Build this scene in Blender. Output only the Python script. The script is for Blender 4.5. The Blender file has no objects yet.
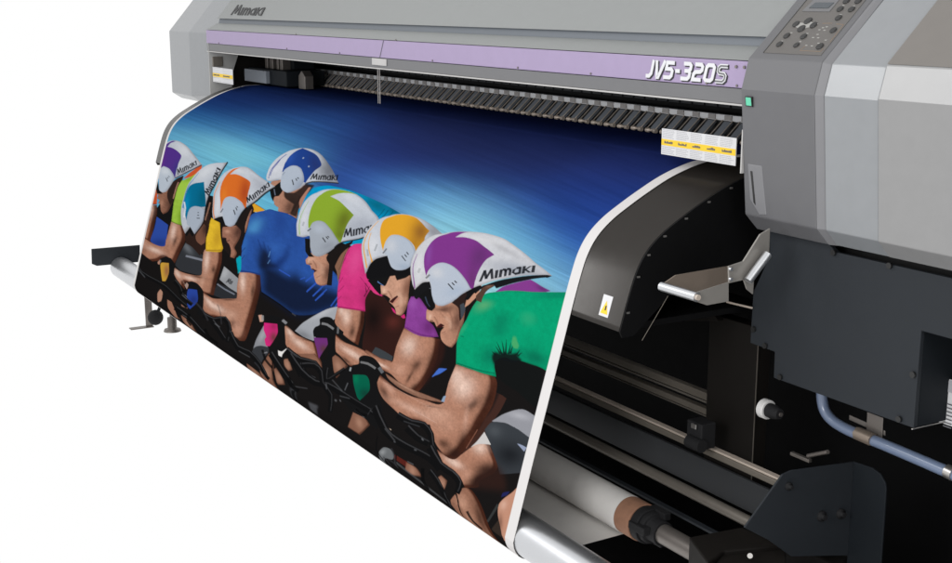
import bpy, bmesh, math, numpy as np
from mathutils import Vector, Matrix
D = math.radians
scene = bpy.context.scene
COL = scene.collection
# ------------------------------------------------------------------ camera, world, lights, exposure
cam = bpy.data.objects.new('camera', bpy.data.cameras.new('camera')); COL.objects.link(cam)
cam.data.sensor_width = 36.0; cam.data.lens = 36.0*1260/952
cam.data.clip_start = 0.05; cam.data.clip_end = 200
cam.matrix_world = Matrix(((0.506396, -0.187059, 0.841767, 2.31837), (0.862301, 0.109853, -0.494338, -1.45908), (0.000000, 0.976187, 0.216930, 1.55617), (0, 0, 0, 1)))
scene.camera = cam
world = bpy.data.worlds.new('World'); scene.world = world; world.use_nodes = True
bg = world.node_tree.nodes['Background']; bg.inputs[0].default_value = (1, 1, 1, 1); bg.inputs[1].default_value = 1.0
def area(name, loc, target, sx, sy, power, col=(1, 1, 1)):
    l = bpy.data.lights.new(name, 'AREA'); l.shape = 'RECTANGLE'; l.size = sx; l.size_y = sy; l.energy = power; l.color = col
    o = bpy.data.objects.new(name, l); COL.objects.link(o); o.location = loc
    o.rotation_euler = (Vector(target)-Vector(loc)).to_track_quat('-Z', 'Y').to_euler(); return o
area('key_softbox', (-1.9, -2.5, 3.0), (-.2, .4, 1.2), 2.4, 1.2, 42)
area('added_camera_fill', (1.3, -2.6, 1.75), (-.6, .7, 1.2), 1.0, 1.0, 42)  # fill lamp added beside the camera to brighten the dark print bay
area('side_softbox', (4.2, -.8, 2.6), (.6, .6, .7), 1.2, 1.2, 22)
scene.view_settings.view_transform = 'Standard'; scene.view_settings.look = 'None'
scene.view_settings.exposure = 0; scene.view_settings.gamma = 1
scene.cycles.max_bounces = 6
# ------------------------------------------------------------------ materials
def lin(c): return tuple(((v/255)/12.92 if v/255 <= .04045 else ((v/255+.055)/1.055)**2.4) for v in c)
def mat(name, col, rough=.5, metal=0, spec=.5, var=.06, scale=30, bump=0, coat=0):
    m = bpy.data.materials.new(name); m.use_nodes = True; nt = m.node_tree; b = nt.nodes['Principled BSDF']
    b.inputs['Roughness'].default_value = rough; b.inputs['Metallic'].default_value = metal
    b.inputs['Specular IOR Level'].default_value = spec; b.inputs['Coat Weight'].default_value = coat
    tc = nt.nodes.new('ShaderNodeTexCoord'); n = nt.nodes.new('ShaderNodeTexNoise'); n.inputs['Scale'].default_value = scale; n.inputs['Detail'].default_value = 6
    nt.links.new(tc.outputs['Object'], n.inputs['Vector'])
    mx = nt.nodes.new('ShaderNodeMix'); mx.data_type = 'RGBA'
    mx.inputs[6].default_value = (*[v*(1-var) for v in col], 1); mx.inputs[7].default_value = (*[min(1, v*(1+var)) for v in col], 1)
    nt.links.new(n.outputs['Fac'], mx.inputs[0]); nt.links.new(mx.outputs[2], b.inputs['Base Color'])
    mr = nt.nodes.new('ShaderNodeMapRange'); mr.inputs[3].default_value = max(0, rough-.06); mr.inputs[4].default_value = min(1, rough+.06)
    nt.links.new(n.outputs['Fac'], mr.inputs[0]); nt.links.new(mr.outputs[0], b.inputs['Roughness'])
    if bump:
        n2 = nt.nodes.new('ShaderNodeTexNoise'); n2.inputs['Scale'].default_value = 900; nt.links.new(tc.outputs['Object'], n2.inputs['Vector'])
        bp = nt.nodes.new('ShaderNodeBump'); bp.inputs['Strength'].default_value = bump; bp.inputs['Distance'].default_value = .001
        nt.links.new(n2.outputs['Fac'], bp.inputs['Height']); nt.links.new(bp.outputs[0], b.inputs['Normal'])
    return m
M = dict(
    cover=mat('cover_grey', (.215, .224, .23), .5, bump=.15), cover_l=mat('cover_pale', (.205, .215, .225), .24, spec=.8, bump=.08),
    cover_w=mat('cover_warm', (.213, .213, .213), .24, spec=.8, bump=.08), hood=mat('hood_grey', (.215, .224, .222), .5, bump=.15),
    console=mat('console_grey', (.103, .103, .109), .5, bump=.2), console_e=mat('console_edge_grey', (.16, .16, .168), .5),
    groove=mat('groove_slate', (.12, .135, .155), .5), lav=mat('lavender', (.30, .238, .375), .5, bump=.1), strip=mat('strip_grey', (.13, .13, .135), .5),
    lip=mat('lip_pale', (.42, .41, .40), .5), panelb=mat('keypad_brown_grey', (.105, .098, .092), .55), lcd=mat('lcd', (.05, .06, .07), .25),
    black=mat('black_paint', (.003, .003, .0033), .6, spec=.12), blk2=mat('black_brown', (.0085, .0072, .0062), .6, spec=.15),
    slate=mat('slate_panel', (.0200, .0232, .0275), .55, spec=.2, bump=.3), slate2=mat('slate_dark', (.010, .0125, .0155), .6, spec=.15),
    apron=mat('apron_bronze', (.024, .0205, .0175), .3, .3, bump=.1), sidep=mat('side_plate_black', (.003, .003, .0033), .55, spec=.12),
    steel=mat('steel', (.50, .48, .46), .32, .9), steel_d=mat('steel_dull', (.20, .18, .165), .42, .7), alu=mat('aluminium', (.60, .61, .63), .3, .9, var=.01),
    tube=mat('guide_tube', (.2, .18, .155), .4, .5), ext=mat('extrusion', (.17, .15, .125), .45, .4),
    white=mat('label_white', (.58, .58, .59), .6), yellow=mat('label_yellow', (.75, .50, .02), .6), ink=mat('label_ink', (.10, .10, .11), .6), inkp=mat('label_ink_pale', (.36, .36, .38), .6),
    paper=mat('paper', (.62, .60, .575), .75), slope_shade=mat('door_slope_shade', (.150, .138, .126), .4), duct=mat('duct_grey', (.036, .038, .041), .6, spec=.2), bay=mat('bay_grey', (.42, .42, .41), .5), paperb=mat('paper_border', (.66, .645, .64), .6), kraft=mat('kraft_core', (.25, .125, .075), .8, var=.25, scale=60),
    knob=mat('knob_white', (.62, .61, .60), .5), hose=mat('hose_blue', (.14, .18, .27), .3, coat=.3), brass=mat('coupling', (.26, .21, .17), .4, .5),
    green=mat('green_lamp', (.10, .50, .32), .35), paddle=mat('paddle_steel', (.27, .255, .235), .4, .4), letw=mat('letter_white', (.60, .60, .62), .45), letk=mat('letter_black', (.012, .012, .014), .5),
    fin=mat('fin_grey', (.20, .22, .25), .45), rail=mat('rail_pale', (.8, .81, .83), .45), tab=mat('tab_grey', (.35, .33, .32), .5), bronze=mat('roller_bronze', (.55, .47, .40), .4, .3),
    arrow=mat('arrow_pale', (.30, .295, .28), .6), key=mat('key_black', (.012, .012, .012), .4), orange=mat('line_orange', (.24, .16, .10), .6), rubber=mat('rubber', (.012, .012, .013), .7, spec=.2))
# ------------------------------------------------------------------ mesh helpers
class MB:
    def __init__(s): s.v = []; s.f = []; s.sm = []
    def add(s, v, f, smooth=False):
        o = len(s.v); s.v += [tuple(p) for p in v]; s.f += [tuple(i+o for i in q) for q in f]; s.sm += [smooth]*len(f); return s
    def box(s, x0, x1, y0, y1, z0, z1):
        v = [(x, y, z) for x in (x0, x1) for y in (y0, y1) for z in (z0, z1)]
        return s.add(v, [(0, 1, 3, 2), (4, 6, 7, 5), (0, 4, 5, 1), (2, 3, 7, 6), (0, 2, 6, 4), (1, 5, 7, 3)])
    def ext(s, pts, d):                       # planar polygon swept along d
        n = len(pts); v = [tuple(p) for p in pts]+[tuple(Vector(p)+Vector(d)) for p in pts]
        return s.add(v, [tuple(range(n))[::-1], tuple(range(n, 2*n))]+[(i, (i+1) % n, n+(i+1) % n, n+i) for i in range(n)])
    def yz(s, prof, x0, x1): return s.ext([(x0, y, z) for y, z in prof], (x1-x0, 0, 0))
    def xz(s, prof, y0, y1): return s.ext([(x, y0, z) for x, z in prof], (0, y1-y0, 0))
    def tube(s, path, r, n=24, cap=True):
        P = [Vector(p) for p in path]; rings = []; R = r if isinstance(r, (list, tuple)) else [r]*len(P)
        t0 = (P[1]-P[0]).normalized(); u = t0.orthogonal().normalized()
        for i, p in enumerate(P):
            t = ((P[min(i+1, len(P)-1)]-P[max(i-1, 0)])).normalized(); u = (u-t*u.dot(t)).normalized(); w = t.cross(u)
            rings.append([p+(u*math.cos(2*math.pi*k/n)+w*math.sin(2*math.pi*k/n))*R[i] for k in range(n)])
        v = [q for g in rings for q in g]; m = len(P)
        s.add(v, [(i*n+k, i*n+(k+1) % n, (i+1)*n+(k+1) % n, (i+1)*n+k) for i in range(m-1) for k in range(n)], True)
        if cap:
            s.add(rings[0], [tuple(range(n))[::-1]]); s.add(rings[-1], [tuple(range(n))])
        return s
    def ring(s, c, r0, r1, x0, x1, n=40):      # hollow collar along X
        v = []
        for x, r in ((x0, r0), (x0, r1), (x1, r1), (x1, r0)):
            v += [(x, c[0]+r*math.cos(2*math.pi*k/n), c[1]+r*math.sin(2*math.pi*k/n)) for k in range(n)]
        return s.add(v, [(a*n+k, a*n+(k+1) % n, ((a+1) % 4)*n+(k+1) % n, ((a+1) % 4)*n+k) for a in range(4) for k in range(n)])
    def ribbon(s, pts, w, o, ex, ey, ez, d):    # flat stroke of width w with mitred corners, raised by d
        P = [Vector(p) for p in pts]; L = []; Rr = []
        for i, p in enumerate(P):
            a = (p-P[i-1]).normalized() if i else (P[1]-p).normalized(); b = (P[i+1]-p).normalized() if i < len(P)-1 else a
            t = (a+b).normalized(); nn = Vector((-t.y, t.x)); k = w/2/max(.45, nn.dot(Vector((-a.y, a.x))))
            L.append(p+nn*k); Rr.append(p-nn*k)
        def T(q, h): return Vector(o)+Vector(ex)*q.x+Vector(ey)*q.y+Vector(ez)*h
        n = len(P); v = [T(q, d) for q in L]+[T(q, d) for q in Rr]+[T(q, 0) for q in L]+[T(q, 0) for q in Rr]
        f = []
        for i in range(n-1):
            f += [(i, i+1, n+i+1, n+i), (2*n+i, 2*n+i+1, i+1, i), (n+i, n+i+1, 3*n+i+1, 3*n+i)]
        f += [(0, n, 3*n, 2*n), (n-1, 3*n-1, 4*n-1, 2*n-1)]
        return s.add(v, f)
    def build(s, name, m, parent=None, bevel=0, seg=2):
        me = bpy.data.meshes.new(name); me.from_pydata([tuple(p) for p in s.v], [], s.f)
        me.polygons.foreach_set('use_smooth', s.sm); me.update()
        b = bmesh.new(); b.from_mesh(me); bmesh.ops.recalc_face_normals(b, faces=b.faces); b.to_mesh(me); b.free()
        me.materials.append(M[m] if isinstance(m, str) else m)
        o = bpy.data.objects.new(name, me); COL.objects.link(o)
        if parent: o.parent = parent
        if bevel:
            q = o.modifiers.new('bevel', 'BEVEL'); q.width = bevel; q.segments = seg; q.limit_method = 'ANGLE'; q.angle_limit = D(25)
        return o
def thing(name, label, cat, group=None):
    o = bpy.data.objects.new(name, None); o.empty_display_size = .1; COL.objects.link(o); o['label'] = label; o['category'] = cat
    if group: o['group'] = group
    return o
# ------------------------------------------------------------------ curved path of the printed sheet (depth, height)
PROF = [(0.9000, 1.1860), (0.6000, 1.1860), (0.5380, 1.1800), (0.4830, 1.1670), (0.4280, 1.1480), (0.3720, 1.1220), (0.3180, 1.0940), (0.2670, 1.0640), (0.2270, 1.0300), (0.2000, 0.9900), (0.1800, 0.9380), (0.1530, 0.8490), (0.1250, 0.7500), (0.0500, 0.4910), (0.0030, 0.3220), (0.0048, 0.3085), (0.0100, 0.2960), (0.0182, 0.2852), (0.0290, 0.2770), (0.0415, 0.2718), (0.0550, 0.2700)]
NF = 15                                       # the first NF points are the face in front of the bar
BC = (.055, .322); BR = .052
XL, XR = -3.2, 0.0
AX0, AX1 = -3.275, .18
# ================================================================== THE PRINTER
printer = thing('wide_format_printer', 'large grey and lavender wide format inkjet printer feeding out the cyclist banner', 'printer')
def many(name, m, mbs, parent=None, bevel=0):
    for q_ in mbs: q_.build(name, m, parent or printer, bevel)
def part(mb, name, m, parent=printer, bevel=0, label=None, seg=2):
    o = mb.build(name, m, parent, bevel, seg)
    if label: o['label'] = label
    return o
# hood: lavender nose, pale slope, groove, big top slope
HX0, HX1 = -3.37, .262
part(MB().yz([(.45, 1.371), (.45, 1.43), (.62, 1.43), (.62, 1.371)], HX0, HX1), 'lavender_stripe', 'lav', bevel=.002)
part(MB().yz([(.4485, 1.4315), (.506, 1.4605), (.62, 1.4605), (.62, 1.4315)], HX0, HX1), 'nose_panel', 'hood', bevel=.0015)
part(MB().yz([(.512, 1.4605), (.517, 1.481), (.62, 1.481), (.62, 1.4605)], HX0, HX1), 'groove', 'groove')
top = part(MB().yz([(.505, 1.481), (.508, 1.484), (.86, 1.90), (.95, 1.90), (.95, 1.481)], HX0, HX1), 'top_hood', 'hood', bevel=.002)
part(MB().yz([(.452, 1.337), (.452, 1.3695), (.60, 1.3695), (.60, 1.337)], HX0, HX1), 'lower_strip', 'strip', bevel=.001)
part(MB().yz([(.450, 1.3325), (.450, 1.3365), (.58, 1.3365), (.58, 1.3325)], HX0, HX1), 'edge_lip', 'lip')
for x in (-1.575,):
    part(MB().ext([(x, .4495, 1.372), (x+.003, .4495, 1.372), (x+.033, .4495, 1.429), (x+.030, .4495, 1.429)], (0, -.0008, 0)), 'seam', 'ink')
    part(MB().box(x-.06, x+.05, .4485, .4515, 1.345, 1.368), 'latch_plate', 'lip', bevel=.002)
    for k in (-.004, .010):
        part(MB().box(x-.02+k, x-.018+k, .452, .454, 1.216, 1.345), 'clear_cover_edge', 'tab')
sc = [MB().tube([(x, .4495, 1.376), (x, .4475, 1.376)], .0028, 10) for x in (-3.2, -2.4, -1.9, -1.2, -.7, -.35, .1, .2)]
sc += [MB().tube([(x, .4495, 1.417), (x, .4465, 1.417)], .0035, 12) for x in (.196, .222)]
sc += [MB().tube([(x, .449, 1.434), (x, .4475, 1.434)], .003, 10) for x in (-2.3, -1.45)]
many('screw', 'steel_d', sc)
# end and back walls of the print bay
part(MB().ext([(-3.352, .45, 1.13), (-3.352, .45, 1.371), (-3.352, .612, 1.371), (-3.352, .555, 1.22), (-3.352, .555, 1.13)], (.004, 0, 0)), 'bay_side_plate', 'bay')
part(MB().box(-3.40, .262, .93, .95, 1.17, 1.48), 'bay_back_wall', 'black')
part(MB().box(-3.40, -3.37, .55, .93, 1.13, 1.48), 'bay_end_wall', 'blk2')
part(MB().box(-3.3475, -3.342, .465, .515, 1.265, 1.31), 'bay_hatch', 'tube', bevel=.003)
part(MB().box(-3.36, .26, .895, .925, 1.262, 1.32), 'head_rail', 'black')
rr = MB()
for k in range(60):
    x = -3.05+k*.054
    MB().box(x, x+.045, .882, .894, 1.274, 1.298).build('rail_tooth', 'duct', printer)
part(MB().box(-3.30, -2.84, .62, .80, 1.195, 1.262), 'cap_station', 'slate2', bevel=.004)
part(MB().box(-3.30, -3.03, .60, .62, 1.20, 1.255), 'station_face', 'fin', bevel=.002)
for x, w in ((-3.19, .03), (-3.13, .035), (-3.05, .02), (-3.01, .03)): part(MB().box(x, x+w, .66, .70, 1.255, 1.34), 'carriage_fin', 'steel_d', bevel=.002)
part(MB().box(-3.22, -2.95, .70, .80, 1.262, 1.34), 'print_carriage', 'slate2', bevel=.004)
part(MB().box(-2.95, .2, .86, .875, 1.305, 1.325), 'carriage_belt', 'tube')
part(MB().xz([(-2.80, 1.19), (-2.80, 1.245), (-2.765, 1.268), (-2.73, 1.245), (-2.73, 1.19)], .66, .70), 'media_stop', 'steel_d', bevel=.002)
# platen + front apron (paper guide)
def offs(d, i0, i1):
    r = []
    for i in range(i0, i1):
        a = PROF[max(i-1, 0)]; b = PROF[min(i+1, len(PROF)-1)]; t = Vector((b[0]-a[0], b[1]-a[1])).normalized()
        r.append((PROF[i][0]-t.y*-d*-1*-1 if False else PROF[i][0]+(-t.y)*d, PROF[i][1]+t.x*d))
    return r
def smooth_prof(i0, i1, sub=6):
    pts = [Vector(p) for p in PROF]; r = []
    for i in range(i0, i1-1):
        p0 = pts[max(i-1, 0)]; p1 = pts[i]; p2 = pts[i+1]; p3 = pts[min(i+2, len(pts)-1)]
        for k in range(sub):
            t = k/sub; r.append(.5*((2*p1)+(-p0+p2)*t+(2*p0-5*p1+4*p2-p3)*t*t+(-p0+3*p1-3*p2+p3)*t**3))
    r.append(pts[i1-1]); return r
SP = smooth_prof(0, 13)
def offset_path(pts, d):
    r = []
    for i, p in enumerate(pts):
        t = (pts[min(i+1, len(pts)-1)]-pts[max(i-1, 0)]).normalized(); n = Vector((-t.y, t.x))   # points inward/backward side
        if n.y > 0: n = -n
        r.append(p+n*d)
    return r
def inward(pts, d):
    r = []
    for i, p in enumerate(pts):
        t = (pts[min(i+1, len(pts)-1)]-pts[max(i-1, 0)]).normalized(); n = Vector((-t.y, t.x))
        # sheet runs towards the viewer and down: the machine lies on +depth / below
        if n.x-n.y < 0: n = -n
        r.append(p+n*d)
    return r
AP = [p for p in SP if p.y > .853]+[Vector((.154, .853))]
a_out = inward(AP, .004); a_in = inward(AP, .022)
ap = MB(); n = len(AP)
v = []
for x in (AX0, AX1): v += [(x, p.x, p.y) for p in a_out]+[(x, p.x, p.y) for p in a_in]
f = []
for i in range(n-1):
    f += [(i, i+1, 2*n+i+1, 2*n+i), (n+i, 3*n+i, 3*n+i+1, n+i+1), (i, n+i, n+i+1, i+1), (2*n+i, 2*n+i+1, 3*n+i+1, 3*n+i)]
f += [(n-1, 2*n-1, 4*n-1, 3*n-1), (0, 2*n, 3*n, n)]
ap.add(v, f, False)
apo = ap.build('media_apron', 'apron', printer)
apo.data.polygons.foreach_set('use_smooth', [abs(p.normal.x) < .5 and p.area > .003 for p in apo.data.polygons])
# dark side plates closing the apron
def side(x, th, m):
    pts = [(x, p.x, p.y) for p in inward([q for q in AP if q.x < .75], .0045)]
    lo = [(x, .165, .838), (x, .195, .838), (0.1800, 0.2923, 0.9163), (x, .60, 1.0), (x, .75, 1.05)]
    return MB().ext(pts+lo, (th, 0, 0))
part(side(AX1+.0005, .004, 'sidep'), 'side_plate', 'sidep')
part(side(AX0-.0045, .004, 'sidep'), 'side_plate', 'apron', label='bronze grey left side plate')
part(MB().tube([(0.1860, 0.2183, 0.8253), (0.1860, 0.2874, 0.9181)], .0008, 6), 'plate_edge', 'ext')
for i in range(14, len(AP)-2, 7):
    p = inward(AP, .012)[i]; part(MB().box(AX1+.0045, AX1+.006, p.x-.004, p.x+.004, p.y-.002, p.y+.002), 'rivet', 'steel')
part(MB().box(AX0+.02, AX1-.02, .19, .60, .846, .86), 'apron_underside', 'black')
# warning sticker on the apron
def apron_pt(x, z, d=0):
    q = min(range(len(a_out)-1), key=lambda i: abs((a_out[i].y+a_out[i+1].y)/2-z)); a, b = a_out[q], a_out[q+1]
    k = (z-a.y)/(b.y-a.y); return (x, a.x+(b.x-a.x)*k-d, z)
def on_apron(poly, d): return [apron_pt(x, z, d) for x, z in poly]
wx0, wx1, wz0, wz1 = .098, .132, .872, .918
ws = part(MB().ext(on_apron([(wx0, wz0), (wx1, wz0), (wx1, wz1), (wx0, wz1)], .0006), (0, -.0006, 0)), 'warning_sticker', 'white')
part(MB().ext(on_apron([(wx0+.004, wz0+.006), (wx1-.004, wz0+.006), ((wx0+wx1)/2, wz1-.012)], .0014), (0, -.0005, 0)), 'warning_triangle', 'yellow', ws)
part(MB().ext(on_apron([(wx0+.018, wz0+.014), (wx0+.022, wz0+.014), (wx0+.022, wz1-.022), (wx0+.018, wz1-.022)], .0022), (0, -.0004, 0)), 'warning_mark', 'letk', ws)
# ---- left end cover
LX0, LX1 = -3.93, -3.372
prof = [(.449, 1.114), (.449, 1.414), (.576, 1.563), (.86, 1.90), (.98, 1.90), (.98, 1.08), (.498, 1.083)]
lc = MB()
xc = -3.60
def pr(x, dy=0): return [(x, y+dy, z) for y, z in prof]
A_, B_, C_ = pr(LX0), pr(xc-.02), [(LX1, y+(.028 if i in (0, 1, 2, 3, 6) else 0), z+(.0 if i else .02)) for i, (y, z) in enumerate(prof)]
n = len(prof); lc.add(A_+B_+C_, [tuple(range(n))]+[tuple(range(2*n, 3*n))]+[(r*n+i, r*n+(i+1) % n, (r+1)*n+(i+1) % n, (r+1)*n+i) for r in (0, 1) for i in range(n)])
part(lc, 'left_end_cover', 'cover_l', bevel=.004)
# ---- console with control panel
KX0, KX1 = .253, .468
kp = [(.441, 1.099), (.413, 1.373), (.430, 1.438), (.70, 1.6898), (.95, 1.6898), (.95, 1.05), (.478, 1.062)]
part(MB().yz(kp, KX0, KX1), 'console', 'console', bevel=.003)
kc = MB(); P1 = [(KX1+.0005, y, z) for y, z in kp]; P2 = [(.487, y+(.008 if i not in (3, 4, 5) else 0), z-(.004 if i in (2, 3) else 0)) for i, (y, z) in enumerate(kp)]
n = len(kp); kc.add(P1+P2, [tuple(range(n)), tuple(range(n, 2*n))]+[(i, (i+1) % n, n+(i+1) % n, n+i) for i in range(n)])
part(kc, 'console_edge', 'console_e', bevel=.001)
part(MB().ext([(.2700, .425, 1.3375), (.2905, .425, 1.3375), (.2905, .422, 1.359), (.2700, .422, 1.359)], (0, -.012, 0)), 'lamp_bezel', 'key')
part(MB().ext([(.2725, .413, 1.3395), (.2885, .413, 1.3395), (.2885, .410, 1.3570), (.2725, .410, 1.3570)], (0, -.001, 0)), 'indicator_lamp', 'green', bevel=.001)
# finger recess on the console front
def kf(x, z, d=0): return (x, .441-(z-1.099)/.274*.028-d, z)
part(MB().ext([kf(.268, 1.213, -.002), kf(.312, 1.213, -.002), kf(.322, 1.107, -.002), kf(.300, 1.104, -.002), kf(.272, 1.135, -.002)], (0, -.0035, 0)), 'finger_recess', 'console_e', bevel=.002)
part(MB().ext([kf(.277, 1.198, .0016), kf(.283, 1.198, .0016), kf(.290, 1.124, .0016), kf(.284, 1.130, .0016)], (0, -.0006, 0)), 'recess_slot', 'key')
part(MB().box(KX0-.004, KX0-.0005, .425, .50, 1.19, 1.285), 'console_side_trim', 'lip')
# control panel plane (slope of the console)
so = Vector((0, .430, 1.438)); sd = Vector((0, 0.731354, 0.681998)); sn = Vector((0, -sd.z, sd.y))
def cpt(x, s, h=0): return Vector((x, 0, 0))+so+sd*s+sn*h
def cpoly(pts, h, d, name, m, parent=printer, bevel=0): return part(MB().ext([cpt(x, s, h) for x, s in pts], sn*d), name, m, parent, bevel)
S0 = 0.0177
pan = cpoly([(0.2863, S0), (0.4502, S0), (0.4502, .30), (0.2863, .30)], -.001, .002, 'control_panel', 'panelb')
cpoly([(0.2846, S0), (0.2863, S0), (0.2863, .30), (0.2846, .30)], -.001, .0026, 'panel_gap', 'key', pan)
cpoly([(0.2999, 0.1424), (0.3071, 0.1779), (0.3790, 0.1778), (0.3788, 0.1421)], .0005, .0015, 'display_bezel', 'strip', pan)
cpoly([(0.3136, 0.1517), (0.3193, 0.1679), (0.3724, 0.1680), (0.3681, 0.1514)], .0015, .0015, 'display', 'lcd', pan)
cpoly([(0.3083, 0.0993), (0.3172, 0.1090), (0.3316, 0.1071), (0.3366, 0.1170), (0.3549, 0.1098), (0.3754, 0.1065), (0.3694, 0.0981), (0.3529, 0.0940), (0.3415, 0.0877), (0.3242, 0.0933)], .0008, .0010, 'cursor_pad', 'arrow', pan)
for x, s_, r in ((0.4023, 0.1732, 0.0078), (0.4342, 0.1732, 0.0078), (0.4027, 0.1497, 0.0078), (0.4341, 0.1492, 0.0078), (0.4178, 0.1240, 0.0078), (0.3137, 0.1033, 0.0086), (0.3406, 0.1133, 0.0097), (0.3655, 0.1014, 0.0086), (0.3392, 0.0906, 0.0097), (0.4308, 0.0883, 0.0078), (0.3138, 0.0684, 0.0078), (0.3635, 0.0678, 0.0078), (0.3128, 0.0434, 0.0078), (0.3630, 0.0425, 0.0070), (0.4297, 0.0417, 0.0086)):
    part(MB().tube([cpt(x, s_, .0008), cpt(x, s_, .0030), cpt(x, s_, .0038)], [r, r, r*.75], 18), 'key', 'key', pan)
for x, s_ in ((0.3915, 0.0890), (0.4064, 0.0880), (0.3967, 0.0951), (0.3971, 0.0755), (0.3916, 0.0662), (0.4060, 0.0659), (0.3904, 0.0433), (0.4066, 0.0425), (0.4313, 0.0602), (0.3198, 0.0780), (0.3662, 0.0772), (0.3122, 0.0528), (0.3652, 0.0534), (0.4029, 0.1609), (0.4327, 0.1592), (0.4158, 0.1339), (0.4050, 0.0979), (0.4189, 0.0507)): part(MB().ext([cpt(x-.003, s_-.0012, .0009), cpt(x+.003, s_-.0012, .0009), cpt(x+.003, s_+.0012, .0009), cpt(x-.003, s_+.0012, .0009)], sn*.0004), 'key_caption', 'arrow', pan)
ol_ = MB()
for p_, q_ in (((0.3851, 0.1078), (0.4121, 0.1091)), ((0.4243, 0.1068), (0.4437, 0.1061)), ((0.3844, 0.0283), (0.4416, 0.0281)), ((0.3844, 0.0283), (0.3885, 0.0421)), ((0.4416, 0.0281), (0.4432, 0.0372)), ((0.4464, 0.0554), (0.4453, 0.1062))): ol_.tube([cpt(*p_, .001), cpt(*q_, .001)], .0006, 4)
part(ol_, 'guide_lines', 'orange', pan)
# ---- right end cover (two panels: the near one slightly proud)
rp = [(.446, 1.099), (.419, 1.373), (.436, 1.436), (.70, 1.683), (.98, 1.683), (.98, 1.064), (.480, 1.064)]
part(MB().yz(rp, .4885, .628), 'right_cover', 'cover_l', bevel=.002)
rp2 = [(y-.003 if y < .9 else y, z+(.003 if z > 1.3 else 0)) for y, z in rp]
sdo = part(MB().yz(rp2, .6295, 1.75), 'side_door', 'cover_w', bevel=.002)
part(MB().yz([(rp2[2][0]+.001, rp2[2][1]+.0022), (rp2[3][0], rp2[3][1]+.0010), (rp2[3][0], rp2[3][1]+.0025), (rp2[2][0]+.001, rp2[2][1]+.0037)], .631, 1.749), 'door_slope_shade', 'slope_shade', sdo)  # skin over the door slope; its darker warm colour paints in the duller reflection
part(MB().yz([(.55, 1.03), (.55, 1.0635), (.97, 1.0635), (.97, 1.03)], .26, 1.75), 'cover_gap', 'key')
# ---- slate lower panel
pp = [(0.2699, 1.0627), (0.2742, 1.0023), (0.2277, 0.9106), (0.2260, 0.7900), (0.3059, 0.7879), (0.3071, 0.7274), (0.7020, 0.7263), (0.7020, 0.9268)]
pp += [(1.75, pp[-1][1]), (1.75, 1.044), (.47, 1.044), (.44, pp[0][1])]
lp = part(MB().xz(pp, .5, .512), 'lower_panel', 'slate', bevel=.002)
for q in ((0.4655, 0.5000, 1.0429), (0.6153, 0.5000, 1.0421), (0.2384, 0.5000, 0.8260), (0.2781, 0.5000, 0.7960), (0.3303, 0.5000, 0.7358), (0.6934, 0.5000, 0.8359), (0.6676, 0.5000, 0.7359)):
    part(MB().tube([(q[0], .4985, q[2]), (q[0], .494, q[2])], .0065, 14), 'panel_screw', 'key', lp)
rx = pp[6][0]
part(MB().box(rx-.004, rx-.001, .513, .64, pp[6][1], pp[7][1]), 'recess_wall', 'slate2', bevel=.001)
part(MB().box(rx-.02, 1.75, .64, .65, .70, .95), 'recess_back', 'black')
part(MB().box(rx, 1.75, .60, .639, pp[6][1]-.016, pp[6][1]-.004), 'recess_floor', 'slate2')
part(MB().tube([(rx-.002, .499, pp[6][1]-.002), (rx-.002, .60, pp[6][1]-.004), (1.75, .60, pp[6][1]-.004)], .0016, 6), 'bright_edge', 'steel')
sp_ = [(0.6840, 0.8129), (0.6859, 0.7176)]
st = part(MB().box(sp_[0][0], sp_[0][0]+.16, .597, .5995, sp_[1][1], sp_[0][1]), 'rating_label', 'white')
part(MB().box(sp_[0][0]+.001, sp_[0][0]+.159, .5955, .5965, sp_[0][1]-.026, sp_[0][1]-.002), 'label_header', 'inkp', st)
tx = MB()
for k in range(7):
    for j in range(4): tx.box(sp_[0][0]+.012+j*.036, sp_[0][0]+.012+j*.036+.02+.006*((k*j) % 3), .5955, .5963, sp_[0][1]-.05-k*.008, sp_[0][1]-.0525-k*.008)
tx.tube([(sp_[0][0]+.006, .596, sp_[0][1]-.045), (sp_[0][0]+.006, .5945, sp_[0][1]-.045)], .0045, 12)
part(tx, 'label_print', 'ink', st)
# ---- black interior
part(MB().box(-3.35, 1.75, 1.0, 1.02, -.02, 1.17), 'rear_wall', 'black')
part(MB().box(-3.0, 1.75, .34, 1.0, .085, .10), 'base_tray', 'black')
part(MB().box(.18, 1.75, .66, .99, 1.0, 1.03), 'bay_ceiling', 'black')
part(MB().box(1.3, 1.32, .52, 1.0, .1, 1.05), 'end_wall', 'black')
part(MB().box(-3.3, .24, .70, .74, .86, 1.13), 'beam', 'black')
part(MB().box(AX1+.006, .36, .62, .64, .70, 1.10), 'dark_baffle', 'black')
q0 = (0.0162, 0.5600, 0.6884); q1 = (0.1903, 0.5600, 0.7268); q2 = (0.1921, 0.5600, 0.4781)
part(MB().box(q0[0], q1[0], .56, .60, q2[2]-.08, q0[2]+.12), 'upright_plate', 'blk2', bevel=.002)
part(MB().box(q1[0]+.001, q1[0]+.0022, .557, .5595, q2[2]-.05, q0[2]+.1), 'plate_edge', 'tube')
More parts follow.
